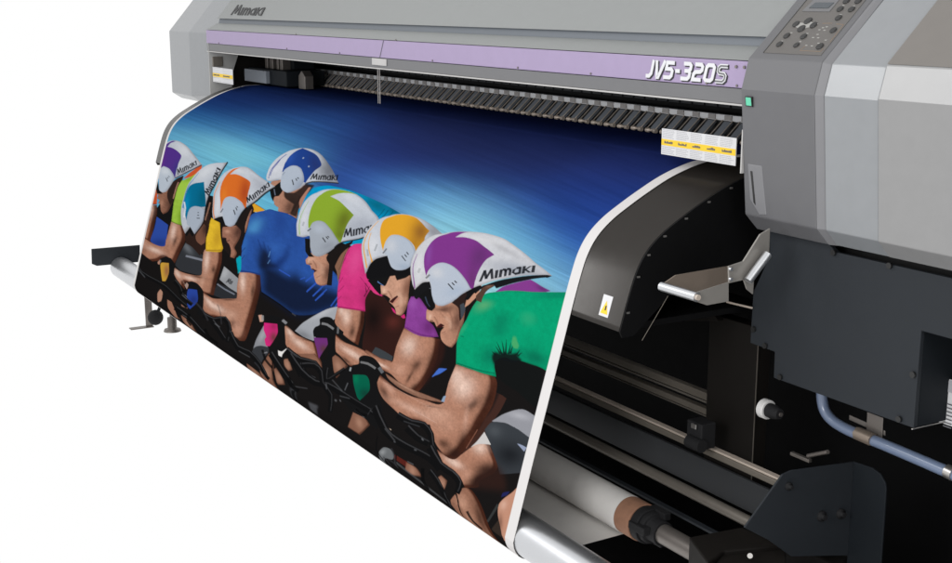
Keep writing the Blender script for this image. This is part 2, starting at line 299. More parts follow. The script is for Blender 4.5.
# cross rails
def xrail(pxa, Y, h, dep, name, m, x1, x0=-3.1, bevel=.002):
    z = pxa[2]
    return part(MB().box(x0, x1, Y, Y+dep, z-h, z), name, m, bevel=bevel)
r1 = (-0.6818, 0.6000, 0.5832); e1 = (-0.0369, 0.6000, 0.6694)
xrail(r1, .60, .020, .02, 'cross_rail', 'ext', q0[0]+.02); xrail((0, 0, r1[2]-.024), .604, .006, .02, 'cross_rail', 'tube', q0[0]+.02)
xrail((0, 0, r1[2]-.042), .60, .016, .02, 'cross_rail', 'ext', q0[0]+.02); xrail((0, 0, r1[2]-.062), .604, .004, .02, 'cross_rail', 'tube', q0[0]+.02)
r2 = (-0.5632, 0.5000, 0.4963)
g = MB().box(-3.1, .44, .50, .52, r2[2]-.022, r2[2]-.006)
part(g, 'guide_bar', 'ext', bevel=.003); part(MB().box(-3.1, .44, .503, .52, r2[2]-.0055, r2[2]), 'guide_bar_ridge', 'bronze', bevel=.001)
r3a = (-0.6318, 0.5400, 0.4414); r3b = (-0.6671, 0.5400, 0.3570)
part(MB().box(-3.1, .44, .54, .55, r3b[2]+.002, r3a[2]-.004), 'duct_plate', 'duct', bevel=.002)
r4 = (-0.5531, 0.4500, 0.3961)
part(MB().tube([(-3.1, .46, r4[2]-.012), (.44, .46, r4[2]-.012)], .0135, 20), 'guide_tube', 'tube')
r5 = (-0.4963, 0.4200, 0.3436)
part(MB().box(-3.1, .40, .425, .44, r5[2]-.016, r5[2]-.010), 'thin_rail', 'slate')
# slider block on the guide bar
qb = (0.1041, 0.4700, 0.5482)
bk = MB().box(qb[0]-.035, qb[0]+.02, .455, .50, qb[2]-.045, qb[2]+.02)
bk.tube([(qb[0]-.02, .45, qb[2]-.03), (qb[0]+.03, .45, qb[2]-.03)], .016, 16)
bk = part(bk, 'slider_block', 'rubber', bevel=.003)
part(MB().box(qb[0]-.012, qb[0]+.006, .448, .452, qb[2]+.006, qb[2]+.018), 'slider_clip', 'steel', bk, bevel=.001)
# knob beside the upright
kn = (0.2634, 0.5400, 0.6350)
kb = part(MB().ring((.53, kn[2]), .006, .023, kn[0]-.016, kn[0]+.004, 28), 'lock_knob', 'knob', bevel=.002)
part(MB().tube([(kn[0]+.0, .53, kn[2]), (kn[0]+.022, .53, kn[2]), (kn[0]+.040, .53, kn[2])], [.017, .017, .012], 20), 'knob_grip', 'rubber', kb, bevel=.001)
part(MB().tube([(kn[0]+.041, .53, kn[2]), (kn[0]+.044, .53, kn[2])], .005, 12), 'knob_screw', 'steel_d', kb)
# small bright fittings
ft = MB()
a = (0.3112, 0.5600, 0.5413); ft.box(a[0], a[0]+.06, .56, .57, a[2]-.008, a[2]); ft.tube([(0.3773, 0.5500, 0.5546), (0.4359, 0.5500, 0.5828)], .005, 10)
part(ft, 'latch_fitting', 'steel_d', bevel=.001)
# ---- slate bracket lower right
bx = .45
bl = [(0.4500, 0.2959, 0.4664), (0.4500, 0.3092, 0.4794), (0.4500, 0.3976, 0.5658), (0.4500, 0.4234, 0.5699), (0.4500, 0.6120, 0.5533), (0.4500, 0.6166, 0.3274), (0.4500, 0.4383, 0.3667), (0.4500, 0.3701, 0.4199)]
br = part(MB().ext(bl, (.005, 0, 0)), 'roll_bracket', 'slate', bevel=.0015)
yb = bl[4][1]
fl = [(0.4514, 0.6120, 0.5537), (0.5076, 0.6120, 0.5569), (0.5308, 0.6120, 0.5507), (0.5462, 0.6120, 0.5351), (0.5503, 0.6120, 0.5204), (0.5513, 0.6120, 0.3214), (0.4552, 0.6120, 0.2816)]
part(MB().ext(fl, (0, .005, 0)), 'bracket_flange', 'slate2', br, bevel=.0015)
for p, r in (((0.4550, 0.4152, 0.5366), .009), ((0.4550, 0.5206, 0.4448), .012), ((0.4550, 0.5796, 0.4380), .012)):
    p = Vector(p); part(MB().tube([p, p+Vector((.006, 0, 0)), p+Vector((.0062, 0, 0)), p+Vector((.014, 0, 0))], [r, r, r*.5, r*.5], 16), 'bracket_bolt', 'rubber', br)
# ---- hose, coupling and hook
hp = [(0.3575, 0.6000, 0.7205), (0.3608, 0.6000, 0.6788), (0.3723, 0.6000, 0.6512), (0.3979, 0.6000, 0.6350), (0.4373, 0.6000, 0.6279), (0.4841, 0.6000, 0.6258), (0.5406, 0.6000, 0.6249), (0.6298, 0.6000, 0.6218), (0.7243, 0.6000, 0.6179), (0.8389, 0.6000, 0.6126)]
def sm3(P, sub=5):
    P = [Vector(p) for p in P]; r = []
    for i in range(len(P)-1):
        p0 = P[max(i-1, 0)]; p1 = P[i]; p2 = P[i+1]; p3 = P[min(i+2, len(P)-1)]
        for k in range(sub):
            t = k/sub; r.append(.5*((2*p1)+(-p0+p2)*t+(2*p0-5*p1+4*p2-p3)*t*t+(-p0+3*p1-3*p2+p3)*t**3))
    return r+[P[-1]]
hs = part(MB().tube(sm3(hp), .0125, 16), 'drain_hose', 'hose')
part(MB().tube([(0.4713, 0.5980, 0.6292), (0.5171, 0.5980, 0.6271)], .0155, 6), 'hose_coupling', 'brass', hs)
part(MB().tube([(0.7133, 0.5980, 0.6210), (0.7308, 0.5980, 0.6193)], .015, 12), 'hose_clip', 'steel', hs)
hk = MB().ext([(0.4296, 0.6150, 0.6558), (0.4306, 0.6150, 0.6444), (0.5341, 0.6150, 0.6384), (0.5331, 0.6150, 0.6495)], (0, .003, 0)).ext([(0.4827, 0.6120, 0.6786), (0.5277, 0.6120, 0.6780), (0.5294, 0.6120, 0.6284), (0.4840, 0.6120, 0.6306)], (0, .002, 0))
part(hk, 'hose_hook', 'steel_d', bevel=.001)
# ---- lever / media holder, steel
lv = MB().ext([(0.3700, 0.4030, 1.0891), (0.3700, 0.4039, 1.0330), (0.3700, 0.3437, 0.9853), (0.3700, 0.2950, 0.9822), (0.3700, 0.2916, 1.0189), (0.3700, 0.3316, 1.0253), (0.3700, 0.3755, 1.0787)], (.004, 0, 0))
lv = part(lv, 'lever_arm', 'paddle', bevel=.001)
part(MB().tube([(0.3900, 0.3324, 0.9861), (0.3900, 0.3848, 1.0383)], .0095, 18), 'lever_grip', 'alu', lv)
part(MB().ext([(0.3760, 0.3313, 0.9857), (0.3760, 0.3592, 0.9848), (0.3760, 0.3584, 0.9524), (0.3760, 0.3409, 0.9652)], (.003, 0, 0)), 'lever_ear', 'paddle', lv)
part(MB().ext([(0.2620, 0.2077, 0.9691), (0.2620, 0.2423, 0.9849), (0.2620, 0.3878, 0.9892), (0.2620, 0.3901, 0.9484), (0.2620, 0.3141, 0.9302)], (.003, 0, 0)), 'tray_wall', 'brass', lv)
part(MB().ext([(0.3720, 0.2082, 0.9735), (0.3720, 0.2926, 0.9850), (0.3720, 0.2949, 0.9440), (0.3720, 0.2364, 0.9426), (0.3720, 0.2038, 0.9550)], (.003, 0, 0)), 'tray_wall', 'paddle', lv)
rodY = (0.2620, 0.2066, 0.9638)
part(MB().tube([rodY, (.378, rodY[1], rodY[2])], .0100, 18), 'tray_rod', 'alu', lv)
part(MB().tube([(.378, rodY[1], rodY[2]), (.383, rodY[1], rodY[2])], .006, 12), 'rod_screw', 'bronze', lv)
for p in ((0.3740, 0.2958, 1.0128), (0.3740, 0.2970, 0.9913)):
    p = Vector(p); part(MB().tube([p, p+Vector((.006, 0, 0))], .004, 12), 'lever_screw', 'alu', lv)
part(MB().tube([(0.1536, 0.4900, 0.8731), (0.2376, 0.4900, 0.8765)], .0025, 8), 'thin_rod', 'bronze')
part(MB().ext([(-0.0724, 0.5200, 0.7971), (-0.0125, 0.5200, 0.8276), (0.0538, 0.5200, 0.8390), (0.0917, 0.5200, 0.8100), (-0.0635, 0.5200, 0.7758)], (0, .02, 0)), 'black_catch', 'blk2', bevel=.002)
# ---- tension bar with its arm plates, left feet
bar = part(MB().tube([(-3.60, BC[0], BC[1]), (.5, BC[0], BC[1])], BR-.003, 64), 'tension_bar', 'alu')
part(MB().ext([(-3.6040, -0.0746, 0.4218), (-3.6040, 0.1543, 0.4187), (-3.6040, 0.1495, 0.3361), (-3.6040, -0.0545, 0.3382), (-3.6040, -0.0770, 0.3502)], (-.006, 0, 0)), 'bar_arm', 'slate', bevel=.002)
sg = MB().box(-3.62, -3.35, .30, .345, .16, .24).box(-3.36, -3.30, .30, .345, .1, .6)
part(sg, 'stand_foot_beam', 'slate2', bevel=.004)
fy = .25
a = (-3.8291, 0.2500, 0.1421); b = (-3.8672, 0.2500, -0.0530); c = (-3.8670, 0.1509, -0.0503)
part(MB().box(b[0]-.003, b[0]+.003, fy-.018, fy+.018, b[2], b[2]+.20), 'foot_bracket', 'steel_d', bevel=.001)
part(MB().box(b[0]-.020, b[0]+.020, c[1], fy+.018, b[2]-.005, b[2]), 'foot_plate', 'steel_d', bevel=.001)
k = (-3.7497, 0.2500, 0.0171)
cs = bpy.data.meshes.new('caster_wheel'); bmm = bmesh.new(); bmesh.ops.create_uvsphere(bmm, u_segments=24, v_segments=16, radius=.039); bmm.to_mesh(cs); bmm.free()
for p_ in cs.polygons: p_.use_smooth = True
cs.materials.append(M['rubber']); co = bpy.data.objects.new('caster_wheel', cs); COL.objects.link(co); co.parent = printer; co.location = k; co.scale = (.8, 1, 1)
part(MB().tube([k, (k[0], k[1]+.05, k[2]+.10)], .008, 12), 'caster_stem', 'slate2')
g1 = (-3.4714, 0.2500, 0.0108); g2 = (-3.4599, 0.2500, 0.0777)
part(MB().tube([(g1[0], fy, g1[2]), (g1[0], fy, g1[2]+.01), (g1[0], fy, g1[2]+.012), (g1[0], fy, g2[2]), (g1[0], fy, g2[2]+.001), (g1[0], fy, g2[2]+.2)], [.042, .038, .022, .022, .010, .010], 24), 'levelling_foot', 'steel_d')
# ---- pinch clamps along the platen
part(MB().box(-3.13, .2, .858, .875, 1.241, 1.257), 'clamp_rail', 'rail', bevel=.001)
part(MB().box(-3.13, .2, .862, .90, 1.19, 1.240), 'clamp_backing', 'key')
def clamp_parts():
    w = .033
    fin_ = MB().ext([(-w/2, .856, 1.240), (w/2, .856, 1.240), (w/2, .812, 1.200), (-w/2, .812, 1.200)], (0, .006, -.004)).build('pinch_clamp', 'fin', None, .002)
    wr_ = MB()
    x = w/2+.003; wr_.tube([(-x, .854, 1.243), (-x, .822, 1.215), (-x, .803, 1.199), (x, .803, 1.199), (x, .822, 1.215), (x, .854, 1.243)], .0016, 6)
    wr_ = wr_.build('clamp_spring', 'bronze', fin_)
    rl = MB().tube([(-w/2-.006, .806, 1.196), (-.009, .806, 1.196), (-.008, .806, 1.196), (.008, .806, 1.196), (.009, .806, 1.196), (w/2+.006, .806, 1.196)], [.0065, .0065, .003, .003, .0065, .0065], 10).build('pinch_roller', 'bronze', fin_)
    tb = MB().box(-.014, .014, .854, .8575, 1.243, 1.256).build('clamp_tab', 'tab', fin_)
    return fin_
c0 = clamp_parts(); c0.parent = printer; c0.location = (-3.085, 0, 0)
NCL = 49
for i in range(1, NCL):
    c = c0.copy(); COL.objects.link(c); c.parent = printer; c.location = (-3.085+i*.0668, 0, 0)
    for ch in list(c0.children):
        d = ch.copy(); COL.objects.link(d); d.parent = c
# ---- hanging warning labels
def warn_label(x0, x1, y, z0, z1, cols, name):
    o = part(MB().box(x0, x1, y, y+.002, z0, z1), name, 'white')
    h = z1-z0
    part(MB().box(x0+.0006, x1-.0006, y-.0006, y-.0001, z0+h*.36, z0+h*.60), 'yellow_band', 'yellow', o)
    rs = np.random.RandomState(3); tx = MB(); tb = MB(); cw = (x1-x0-.006)/cols
    for c_ in range(cols):
        cx = x0+.004+c_*cw
        for zz in np.linspace(.95, .66, 6 if cols > 2 else 3).tolist()+np.linspace(.30, .06, 5 if cols > 2 else 2).tolist():
            xx = cx
            while xx < cx+cw*(.62+.25*rs.rand()):
                l = .002+.005*rs.rand(); tx.box(xx, xx+l, y-.0004, y-.0001, z0+h*zz-.0006, z0+h*zz+.0006); xx += l+.0016
        xx = cx+.008
        while xx < cx+cw*.7:
            l = .002+.003*rs.rand(); tb.box(xx, xx+l, y-.0012, y-.0007, z0+h*.44, z0+h*(.49+.05*rs.rand())); xx += l+.0012
    part(tx, 'fine_print', 'inkp', o); part(tb, 'band_print', 'ink', o); return o
warn_label(-.081, .183, .47, 1.196, 1.258, 5, 'caution_label')
warn_label(-3.332, -3.066, .46, 1.198, 1.265, 2, 'caution_label')
# ---- lettering on the hood
E1 = (1, 0, 0)
LET = dict(
 J=[[(.55, 1), (.55, .25), (.40, .09), (.12, .09)]], V=[[(.08, 1), (.34, .06), (.46, .06), (.80, 1)]],
 five=[[(.78, .91), (.18, .91), (.18, .56), (.60, .56), (.72, .46), (.72, .2), (.60, .09), (.06, .09)]], dash=[[(.05, .48), (.42, .48)]],
 three=[[(.10, .91), (.60, .91), (.72, .82), (.72, .62), (.60, .52), (.72, .42), (.72, .2), (.60, .09), (.06, .09)], [(.26, .52), (.56, .52)]],
 two=[[(.10, .91), (.60, .91), (.72, .8), (.72, .62), (.60, .52), (.24, .50), (.12, .38), (.12, .09), (.78, .09)]],
 zero=[[(.42, .91), (.24, .91), (.12, .8), (.12, .2), (.24, .09), (.60, .09), (.72, .2), (.72, .8), (.60, .91), (.42, .91)]],
 S=[[(.76, .91), (.24, .91), (.12, .82), (.12, .62), (.24, .52), (.60, .50), (.72, .40), (.72, .2), (.60, .09), (.06, .09)]])
def logo(seq, x, y, z, h, wu, sl, wt, dx, m, name, d, adv):
    mb = MB()
    for g_, a_ in zip(seq, adv):
        for j, st_ in enumerate(LET[g_]):
            mb.ribbon([(p[0]*wu+sl*p[1], p[1]*h) for p in st_], wt, (x+dx[0], y, z+dx[1]), (1, 0, 0), (0, 0, 1), (0, -1, 0), d-j*.0002)
        x += a_*wu
    return part(mb, name, m), x
LX, LZ, LH, LW, LS, LT = -.128, 1.3785, .0420, .0435, .012, .0088
seq = ['J', 'V', 'five', 'dash', 'three', 'two', 'zero', 'S']; adv = [.74, .84, .92, .54, .92, .92, .94, .9]
tot = sum(adv[:7])
logo(seq, LX, .4499, LZ, LH, LW, LS, LT+.0012, (.0028, -.0022), 'letk', 'model_lettering_shadow', .0012, adv)
logo(seq[:7], LX, .4499, LZ, LH, LW, LS, LT, (0, 0), 'letw', 'model_lettering', .0022, adv)
xs = LX+tot*LW
logo(['S'], xs, .4499, LZ, LH, LW, LS, LT, (0, 0), 'letw', 'model_lettering', .0022, [1])
logo(['S'], xs, .4499, LZ, LH, LW, LS, LT*.45, (0, 0), 'strip', 'model_lettering_inline', .0026, [1])
MKS = [([(0, 0), (.38, 1), (.48, .15), (.92, 1), (.98, 0)], .17), ([(1.28, 0), (1.36, .72)], .19), ([(1.62, 0), (1.72, .7)], .19), ([(1.71, .5), (1.9, .66), (2.05, .62), (2.08, .45), (2.03, 0)], .16),
       ([(2.09, .5), (2.25, .66), (2.42, .62), (2.45, .45), (2.4, 0)], .16), ([(3.15, .08), (2.85, .08), (2.68, .2), (2.75, .5), (3.0, .62), (3.24, .62)], .16), ([(3.27, .7), (3.2, 0)], .17),
       ([(3.5, 0), (3.6, .74)], .19), ([(4.1, .72), (3.68, .36), (4.0, 0)], .17), ([(4.28, 0), (4.38, .74)], .2)]
hd = Vector((0, .352, .416)).normalized(); hn = Vector((0, -hd.z, hd.y))
mk = MB(); so2 = Vector((0, .508, 1.484))
lx0 = (-3.219, .0205, -2.836, .052)
hw = (lx0[2]-lx0[0])/4.5; lh = lx0[3]; ns = 0
for st_, w_ in MKS:
    for a_, b_ in zip(st_[:-1], st_[1:]):
        A_ = Vector(((a_[0]-.42*a_[1])*hw, a_[1]*lh)); B_ = Vector(((b_[0]-.42*b_[1])*hw, b_[1]*lh)); d_ = (B_-A_).normalized(); W_ = w_*hw*.56
        o_ = Vector((W_, 0)) if abs(d_.y) > .35 else Vector((0, W_*.6))
        A_ -= d_*W_*.3; B_ += d_*W_*.3; base = Vector((lx0[0], 0, 0))+so2+hd*lx0[1]+hn*(.0005+.0002*(ns % 4)); ns += 1
        mk.ext([base+Vector((q.x, 0, 0))+hd*q.y for q in (A_+o_, B_+o_, B_-o_, A_-o_)], hn*.0016)
part(mk, 'maker_lettering', 'letk')
for x, s_ in ((-1.16, .115), (-1.13, .117)): part(MB().tube([Vector((x, 0, 0))+so2+hd*s_, Vector((x, 0, 0))+so2+hd*s_+hn*.002], .0035, 10), 'screw', 'steel_d')
# ================================================================== TAKE-UP ROLL
RC = (.34, .32); RRAD = .048
roll = thing('take_up_roll', 'white media roll on a brown cardboard core behind the steel tension bar', 'media roll')
part(MB().tube([(-3.2, RC[0], RC[1]), (0, RC[0], RC[1])], RRAD, 64), 'wound_paper', 'paper', roll)
part(MB().ring(RC, RRAD*.55, RRAD*.99, .0005, .058, 48), 'cardboard_core', 'kraft', roll, bevel=.001)
fm = MB().ring(RC, .02, RRAD*.93, .0585, .085, 40).tube([(.085, *RC), (.10, *RC), (.101, *RC), (.135, *RC)], [RRAD*.80, RRAD*.80, RRAD*.62, RRAD*.62], 32)
for k in range(3):
    an = k*2.1+.9; fm.box(.06, .12, RC[0]+math.cos(an)*RRAD*.8-.01, RC[0]+math.cos(an)*RRAD*.8+.01, RC[1]+math.sin(an)*RRAD*.8-.008, RC[1]+math.sin(an)*RRAD*.8+.012)
part(fm, 'core_flange', 'rubber', roll, bevel=.002)
part(MB().tube([(.10, *RC), (.40, *RC)], RRAD*.5, 32), 'shaft', 'steel_d', roll)
# drive unit at the end of the roll
du = MB().ext([(0.2649, 0.3074, 0.3700), (0.2835, 0.4492, 0.3700), (0.4083, 0.4664, 0.3700), (0.3622, 0.3257, 0.3700), (0.3913, 0.2548, 0.3700)], (0, 0, -.2))
du = part(du, 'take_up_drive', 'blk2', printer, bevel=.004)
part(MB().ext([(0.3537, 0.3337, 0.3600), (0.3682, 0.4630, 0.3600), (0.4040, 0.4712, 0.3600), (0.5049, 0.3740, 0.3600), (0.4184, 0.2266, 0.3600)], (0, 0, -.2)), 'drive_cover', 'blk2', du, bevel=.003)
part(MB().tube([(0.4139, 0.3545, 0.3720), (0.4204, 0.3483, 0.3760)], .006, 12), 'drive_screw', 'steel', du)
p = (0.3898, 0.6749, 0.3100)
part(MB().tube([p, (p[0]+.008, p[1]-.004, p[2])], .026, 30), 'end_disc', 'knob')
part(MB().box(p[0]-.16, p[0]+.05, p[1]-.09, p[1]-.02, .12, p[2]-.004), 'latch_box', 'blk2', bevel=.006)
# ================================================================== PRINTED BANNER
banner = thing('printed_banner', 'glossy printed banner of racing cyclists in teardrop helmets, hanging from the printer', 'banner')
# --- artwork: a list of flat shapes in the sheet's own coordinates (across 0..4000, along 0..4000)
ART = [
('P',(26,24,24),1,0,0,[-11,4197,-39,3430,-52,2882,71,2257,168,1903,745,1733,1355,2011,1698,1745,2475,1677,3101,1747,4035,1506,4766,3919,4134,3989]),
('P',(0,150,200),1,0,1,[1250,1646,1251,1503,1287,1297,1329,1171,1453,1070,1543,1051,1658,1041,1803,1054,1927,1076,2058,1106,2172,1138,2154,1225,2100,1294,1918,1628,1580,1772,1263,1656]),
('E',(0,0,0),0.35,4,1,[]),
('N',(0,0,0),0.05,0,0,[]),
('G',(10,90,110),0.8,0,0,[1939,1126,2121,1158,1929,1216]),
('G',(8,80,100),0.7,0,0,[2109,1135,2178,1147,2105,1179]),
('P',(5,70,95),0.7,0,0,[1974,1273,2018,1144,2011,1140,1967,1269]),
('P',(5,70,95),0.7,0,0,[2010,1273,2055,1145,2047,1141,2003,1269]),
('P',(5,70,95),0.7,0,0,[2046,1274,2102,1142,2095,1137,2039,1269]),
('P',(178,130,108),1,0,1,[965,1252,1055,1168,1174,1127,1259,1149,1307,1153,1279,1325,1260,1500,1259,1638,1161,1694,1108,1653,1116,1548,1077,1561,1072,1528,1036,1548,1029,1478,994,1442]),
('E',(0,0,0),0.6,2.4,1.2,[]),
('N',(0,0,0),0.06,1,0,[]),
('P',(178,130,108),1,0,1,[1014,1472,1050,1553,1081,1563,1083,1617,1113,1621,1191,1595,1232,1479,1253,1325,1146,1308]),
('E',(0,0,0),0.6,2.4,1.2,[]),
('N',(0,0,0),0.06,1,0,[]),
('G',(62,38,32),0.8,0,0,[1178,1508,1233,1509,1168,1650]),
('P',(40,32,30),0.95,1,1,[1093,1332,1182,1304,1263,1138,1345,1117,1281,1342,1260,1500,1254,1605,1195,1603,1206,1453,1117,1410]),
('P',(175,125,105),1,0,1,[1270,1489,1249,1394,1271,1276,1298,1166,1319,1155,1295,1282,1276,1451]),
('P',(24,24,25),1,0,1,[970,1361,999,1308,1044,1201,1083,1301,1060,1414,1027,1442,1022,1510,995,1460]),
('P',(120,130,150),0.7,0,0,[1001,1346,1024,1426,1032,1419,1009,1339]),
('P',(196,201,210),1,0,1,[925,1254,912,1204,915,1070,935,936,973,815,1012,741,1071,688,1151,674,1250,706,1372,790,1468,889,1542,990,1443,1029,1337,1077,1268,1135,1225,1210,1178,1279,1133,1329,1087,1326,1056,1278,1050,1174,1003,1198,959,1251]),
('E',(0,0,0),0.42,3.5,1.5,[]),
('N',(0,0,0),0.03,0,0,[]),
('G',(90,92,100),0.85,0,0,[1417,876,1495,779,1535,1067]),
('G',(225,225,230),0.5,0,0,[973,1041,1033,1083,935,1190]),
('P',(34,66,140),1,0,1,[1035,1081,1030,948,1035,815,1053,733,1076,688,1132,698,1207,718,1271,760,1327,835,1298,927,1279,1024,1260,1125,1242,1121,1220,1015,1178,944,1126,928,1081,961,1055,1023]),
('G',(40,50,100),0.7,0,0,[1279,846,1323,791,1380,1001]),
('G',(50,90,180),0.5,0,0,[1044,858,1090,874,1044,970]),
('P',(40,60,150),0.8,0,0,[937,1211,936,1160,939,1089,955,1010,971,933,988,865,1003,815,997,809,982,859,964,928,948,1006,933,1087,930,1159,931,1212]),
('P',(40,60,150),0.8,0,0,[946,1169,946,1127,951,1064,970,978,980,910,973,905,964,974,945,1061,940,1126,939,1169]),
('P',(178,188,202),1,0,1,[1040,1138,1049,1023,1087,946,1137,926,1189,958,1225,1031,1242,1121,1205,1229,1159,1306,1123,1334,1086,1321,1055,1269]),
('E',(0,0,0),0.28,2.5,1,[]),
('G',(140,150,168),0.7,0,0,[1219,1177,1266,1063,1264,1223]),
('P',(24,24,25),0.85,0,0,[1134,1140,1159,1195,1167,1186,1142,1131]),
('P',(24,24,25),0.85,0,0,[1163,1108,1178,1137,1185,1127,1170,1099]),
('P',(24,24,25),0.85,0,0,[1175,1093,1191,1103,1195,1089,1179,1079]),
('P',(40,42,48),0.9,0,0,[1264,1150,1284,1124,1318,1092,1371,1063,1433,1038,1497,1016,1546,1001,1543,983,1494,998,1430,1020,1368,1046,1312,1075,1277,1109,1256,1136]),
('P',(150,160,175),0.9,0,0,[1050,1120,1062,1063,1051,1057,1040,1114]),
('P',(170,185,200),0.8,0,0,[1152,816,1154,795,1141,789,1141,810]),
('P',(170,185,200),0.8,0,0,[1238,905,1240,884,1228,879,1227,899]),
('P',(30,32,38),0.95,0,0,[1301,1056,1308,958,1297,963,1289,1061]),
('P',(30,32,38),0.95,0,0,[1307,958,1325,1032,1313,1037,1296,963]),
('P',(30,32,38),0.95,0,0,[1324,1032,1335,946,1324,951,1312,1037]),
('P',(30,32,38),0.95,0,0,[1334,946,1352,1033,1340,1038,1322,951]),
('P',(30,32,38),0.95,0,0,[1368,1026,1362,958,1350,964,1355,1032]),
('P',(30,32,38),0.95,0,0,[1386,1018,1380,952,1368,958,1372,1024]),
('P',(30,32,38),0.95,0,0,[1381,970,1389,950,1379,955,1370,975]),
('P',(30,32,38),0.95,0,0,[1379,948,1391,948,1396,961,1384,961]),
('P',(30,32,38),0.95,0,0,[1396,949,1404,971,1393,975,1385,954]),
('P',(30,32,38),0.95,0,0,[1402,965,1406,1009,1395,1014,1392,969]),
('P',(30,32,38),0.95,0,0,[1401,967,1406,942,1395,947,1391,971]),
('P',(30,32,38),0.95,0,0,[1396,941,1409,940,1414,953,1401,954]),
('P',(30,32,38),0.95,0,0,[1413,942,1422,963,1411,967,1403,946]),
('P',(30,32,38),0.95,0,0,[1420,957,1425,1000,1414,1005,1410,962]),
('P',(30,32,38),0.95,0,0,[1458,971,1439,982,1442,996,1461,984]),
('P',(30,32,38),0.95,0,0,[1450,987,1435,973,1424,978,1439,992]),
('P',(30,32,38),0.95,0,0,[1437,978,1434,947,1423,952,1426,983]),
('P',(30,32,38),0.95,0,0,[1433,952,1444,931,1434,936,1423,957]),
('P',(30,32,38),0.95,0,0,[1434,930,1449,923,1453,935,1438,943]),
('P',(30,32,38),0.95,0,0,[1455,921,1467,982,1455,988,1443,925]),
('P',(30,32,38),0.95,0,0,[1483,976,1470,910,1458,915,1470,982]),
('P',(30,32,38),0.95,0,0,[1496,903,1482,944,1471,949,1485,907]),
('P',(30,32,38),0.95,0,0,[1481,939,1509,964,1498,969,1470,944]),
('P',(30,32,38),0.95,0,0,[1522,959,1509,894,1496,900,1509,965]),
('P',(205,88,45),1,0,0,[-100,1946,-8,1913,31,2018,30,2156,44,2308,-51,2403,-99,2276]),
('P',(120,50,35),0.8,0,0,[-51,2399,44,2308,42,2292,-53,2382]),
('P',(176,126,103),1,0,1,[-60,2422,46,2316,62,2446,62,2742,59,2916,9,2936,-49,2932,-85,2712]),
('E',(0,0,0),0.97,2.9,3.2,[]),
('E',(0,0,0),0.5,1.3,0,[]),
('G',(48,28,22),0.75,0,0,[59,2517,91,2498,65,2758]),
('G',(236,206,190),0.8,0,0,[-9,2469,23,2456,-11,2606]),
('N',(0,0,0),0.06,1,0,[]),
('P',(48,78,165),1,0,1,[67,2498,111,2512,177,2537,193,2865,148,2923,85,2934,58,2906,68,2690]),
('G',(30,45,110),0.6,0,0,[141,2864,224,2779,150,2943]),
('P',(176,126,103),1,0,1,[-106,2938,-30,2875,17,2905,90,2929,147,2913,188,2870,188,2771,197,2463,310,2436,350,2614,327,2850,306,3064,264,3011,220,3035,175,3150,114,3240,42,3221,-14,3194,-94,3266]),
('E',(0,0,0),0.97,3.3,3.8,[]),
('E',(0,0,0),0.5,1.3,0,[]),
('G',(48,28,22),0.75,0,0,[344,2705,382,2698,323,2963]),
('G',(48,28,22),0.75,0,0,[-36,3151,20,3175,-54,3234]),
('G',(48,28,22),0.75,0,0,[263,2718,278,2714,258,2805]),
('G',(236,206,190),0.8,0,0,[113,3028,187,3001,111,3078]),
('G',(236,206,190),0.8,0,0,[231,2596,254,2582,234,2723]),
('G',(215,170,150),0.8,0,0,[-19,2992,15,3025,-29,3025]),
('N',(0,0,0),0.06,1,0,[]),
('P',(215,178,160),0.35,0,0,[-19,2959,2,2993,5,2985,-16,2951]),
('P',(215,178,160),0.35,0,0,[3,2967,24,2997,27,2989,6,2959]),
('P',(215,178,160),0.35,0,0,[25,2975,45,3001,48,2992,28,2967]),
('P',(215,178,160),0.35,0,0,[47,2983,67,3005,69,2996,49,2975]),
('P',(215,178,160),0.35,0,0,[69,2991,88,3008,91,3000,71,2982]),
('P',(215,178,160),0.35,0,0,[91,2999,110,3012,112,3003,93,2990]),
('P',(215,178,160),0.35,0,0,[113,3007,132,3016,134,3007,115,2998]),
('P',(24,24,25),1,0,1,[61,2333,110,2411,154,2293,184,2156,192,2325,187,2495,133,2502,71,2471]),
('P',(160,200,70),1,0,1,[237,1738,189,1709,184,1868,181,2136,198,2469,291,2449,281,2247,262,2046,259,1831]),
('E',(0,0,0),0.35,4,1,[]),
('N',(0,0,0),0.05,0,0,[]),
('G',(110,150,40),0.7,0,0,[262,2328,285,2312,274,2490]),
('P',(90,115,40),0.7,0,0,[196,2464,218,2468,245,2469,271,2457,289,2444,289,2432,270,2444,246,2456,219,2455,198,2451]),
('P',(165,205,75),1,0,1,[185,2068,197,1785,240,1665,302,1523,335,1425,292,1627,277,1790,278,1991]),
('G',(125,165,50),0.7,0,0,[261,1650,297,1562,277,1674]),
('P',(210,90,50),1,0,1,[216,1672,258,1532,329,1376,348,1353,345,1419,294,1550,229,1663]),
('P',(150,105,85),1,0,1,[12,2103,28,2043,136,1839,170,1945,168,2169,148,2342,113,2415,89,2375,72,2277,52,2278,59,2210,35,2202,35,2129]),
('E',(0,0,0),0.6,2.4,1.2,[]),
('N',(0,0,0),0.06,1,0,[]),
('G',(60,40,35),0.9,0,0,[166,2104,219,2097,152,2347]),
('G',(200,150,125),0.5,0,0,[80,2247,96,2233,87,2309]),
('P',(50,36,32),1,0,1,[108,1992,127,1863,167,1720,213,1608,211,1709,186,1883,174,2077,157,2218,122,2121]),
('P',(190,140,118),0.8,0,0,[177,1797,173,1847,168,1917,165,2004,164,2076,173,2074,175,2002,177,1915,182,1847,187,1798]),
('P',(24,24,25),1,0,1,[-35,1953,0,1882,36,2008,73,2067,25,2110,2,2014]),
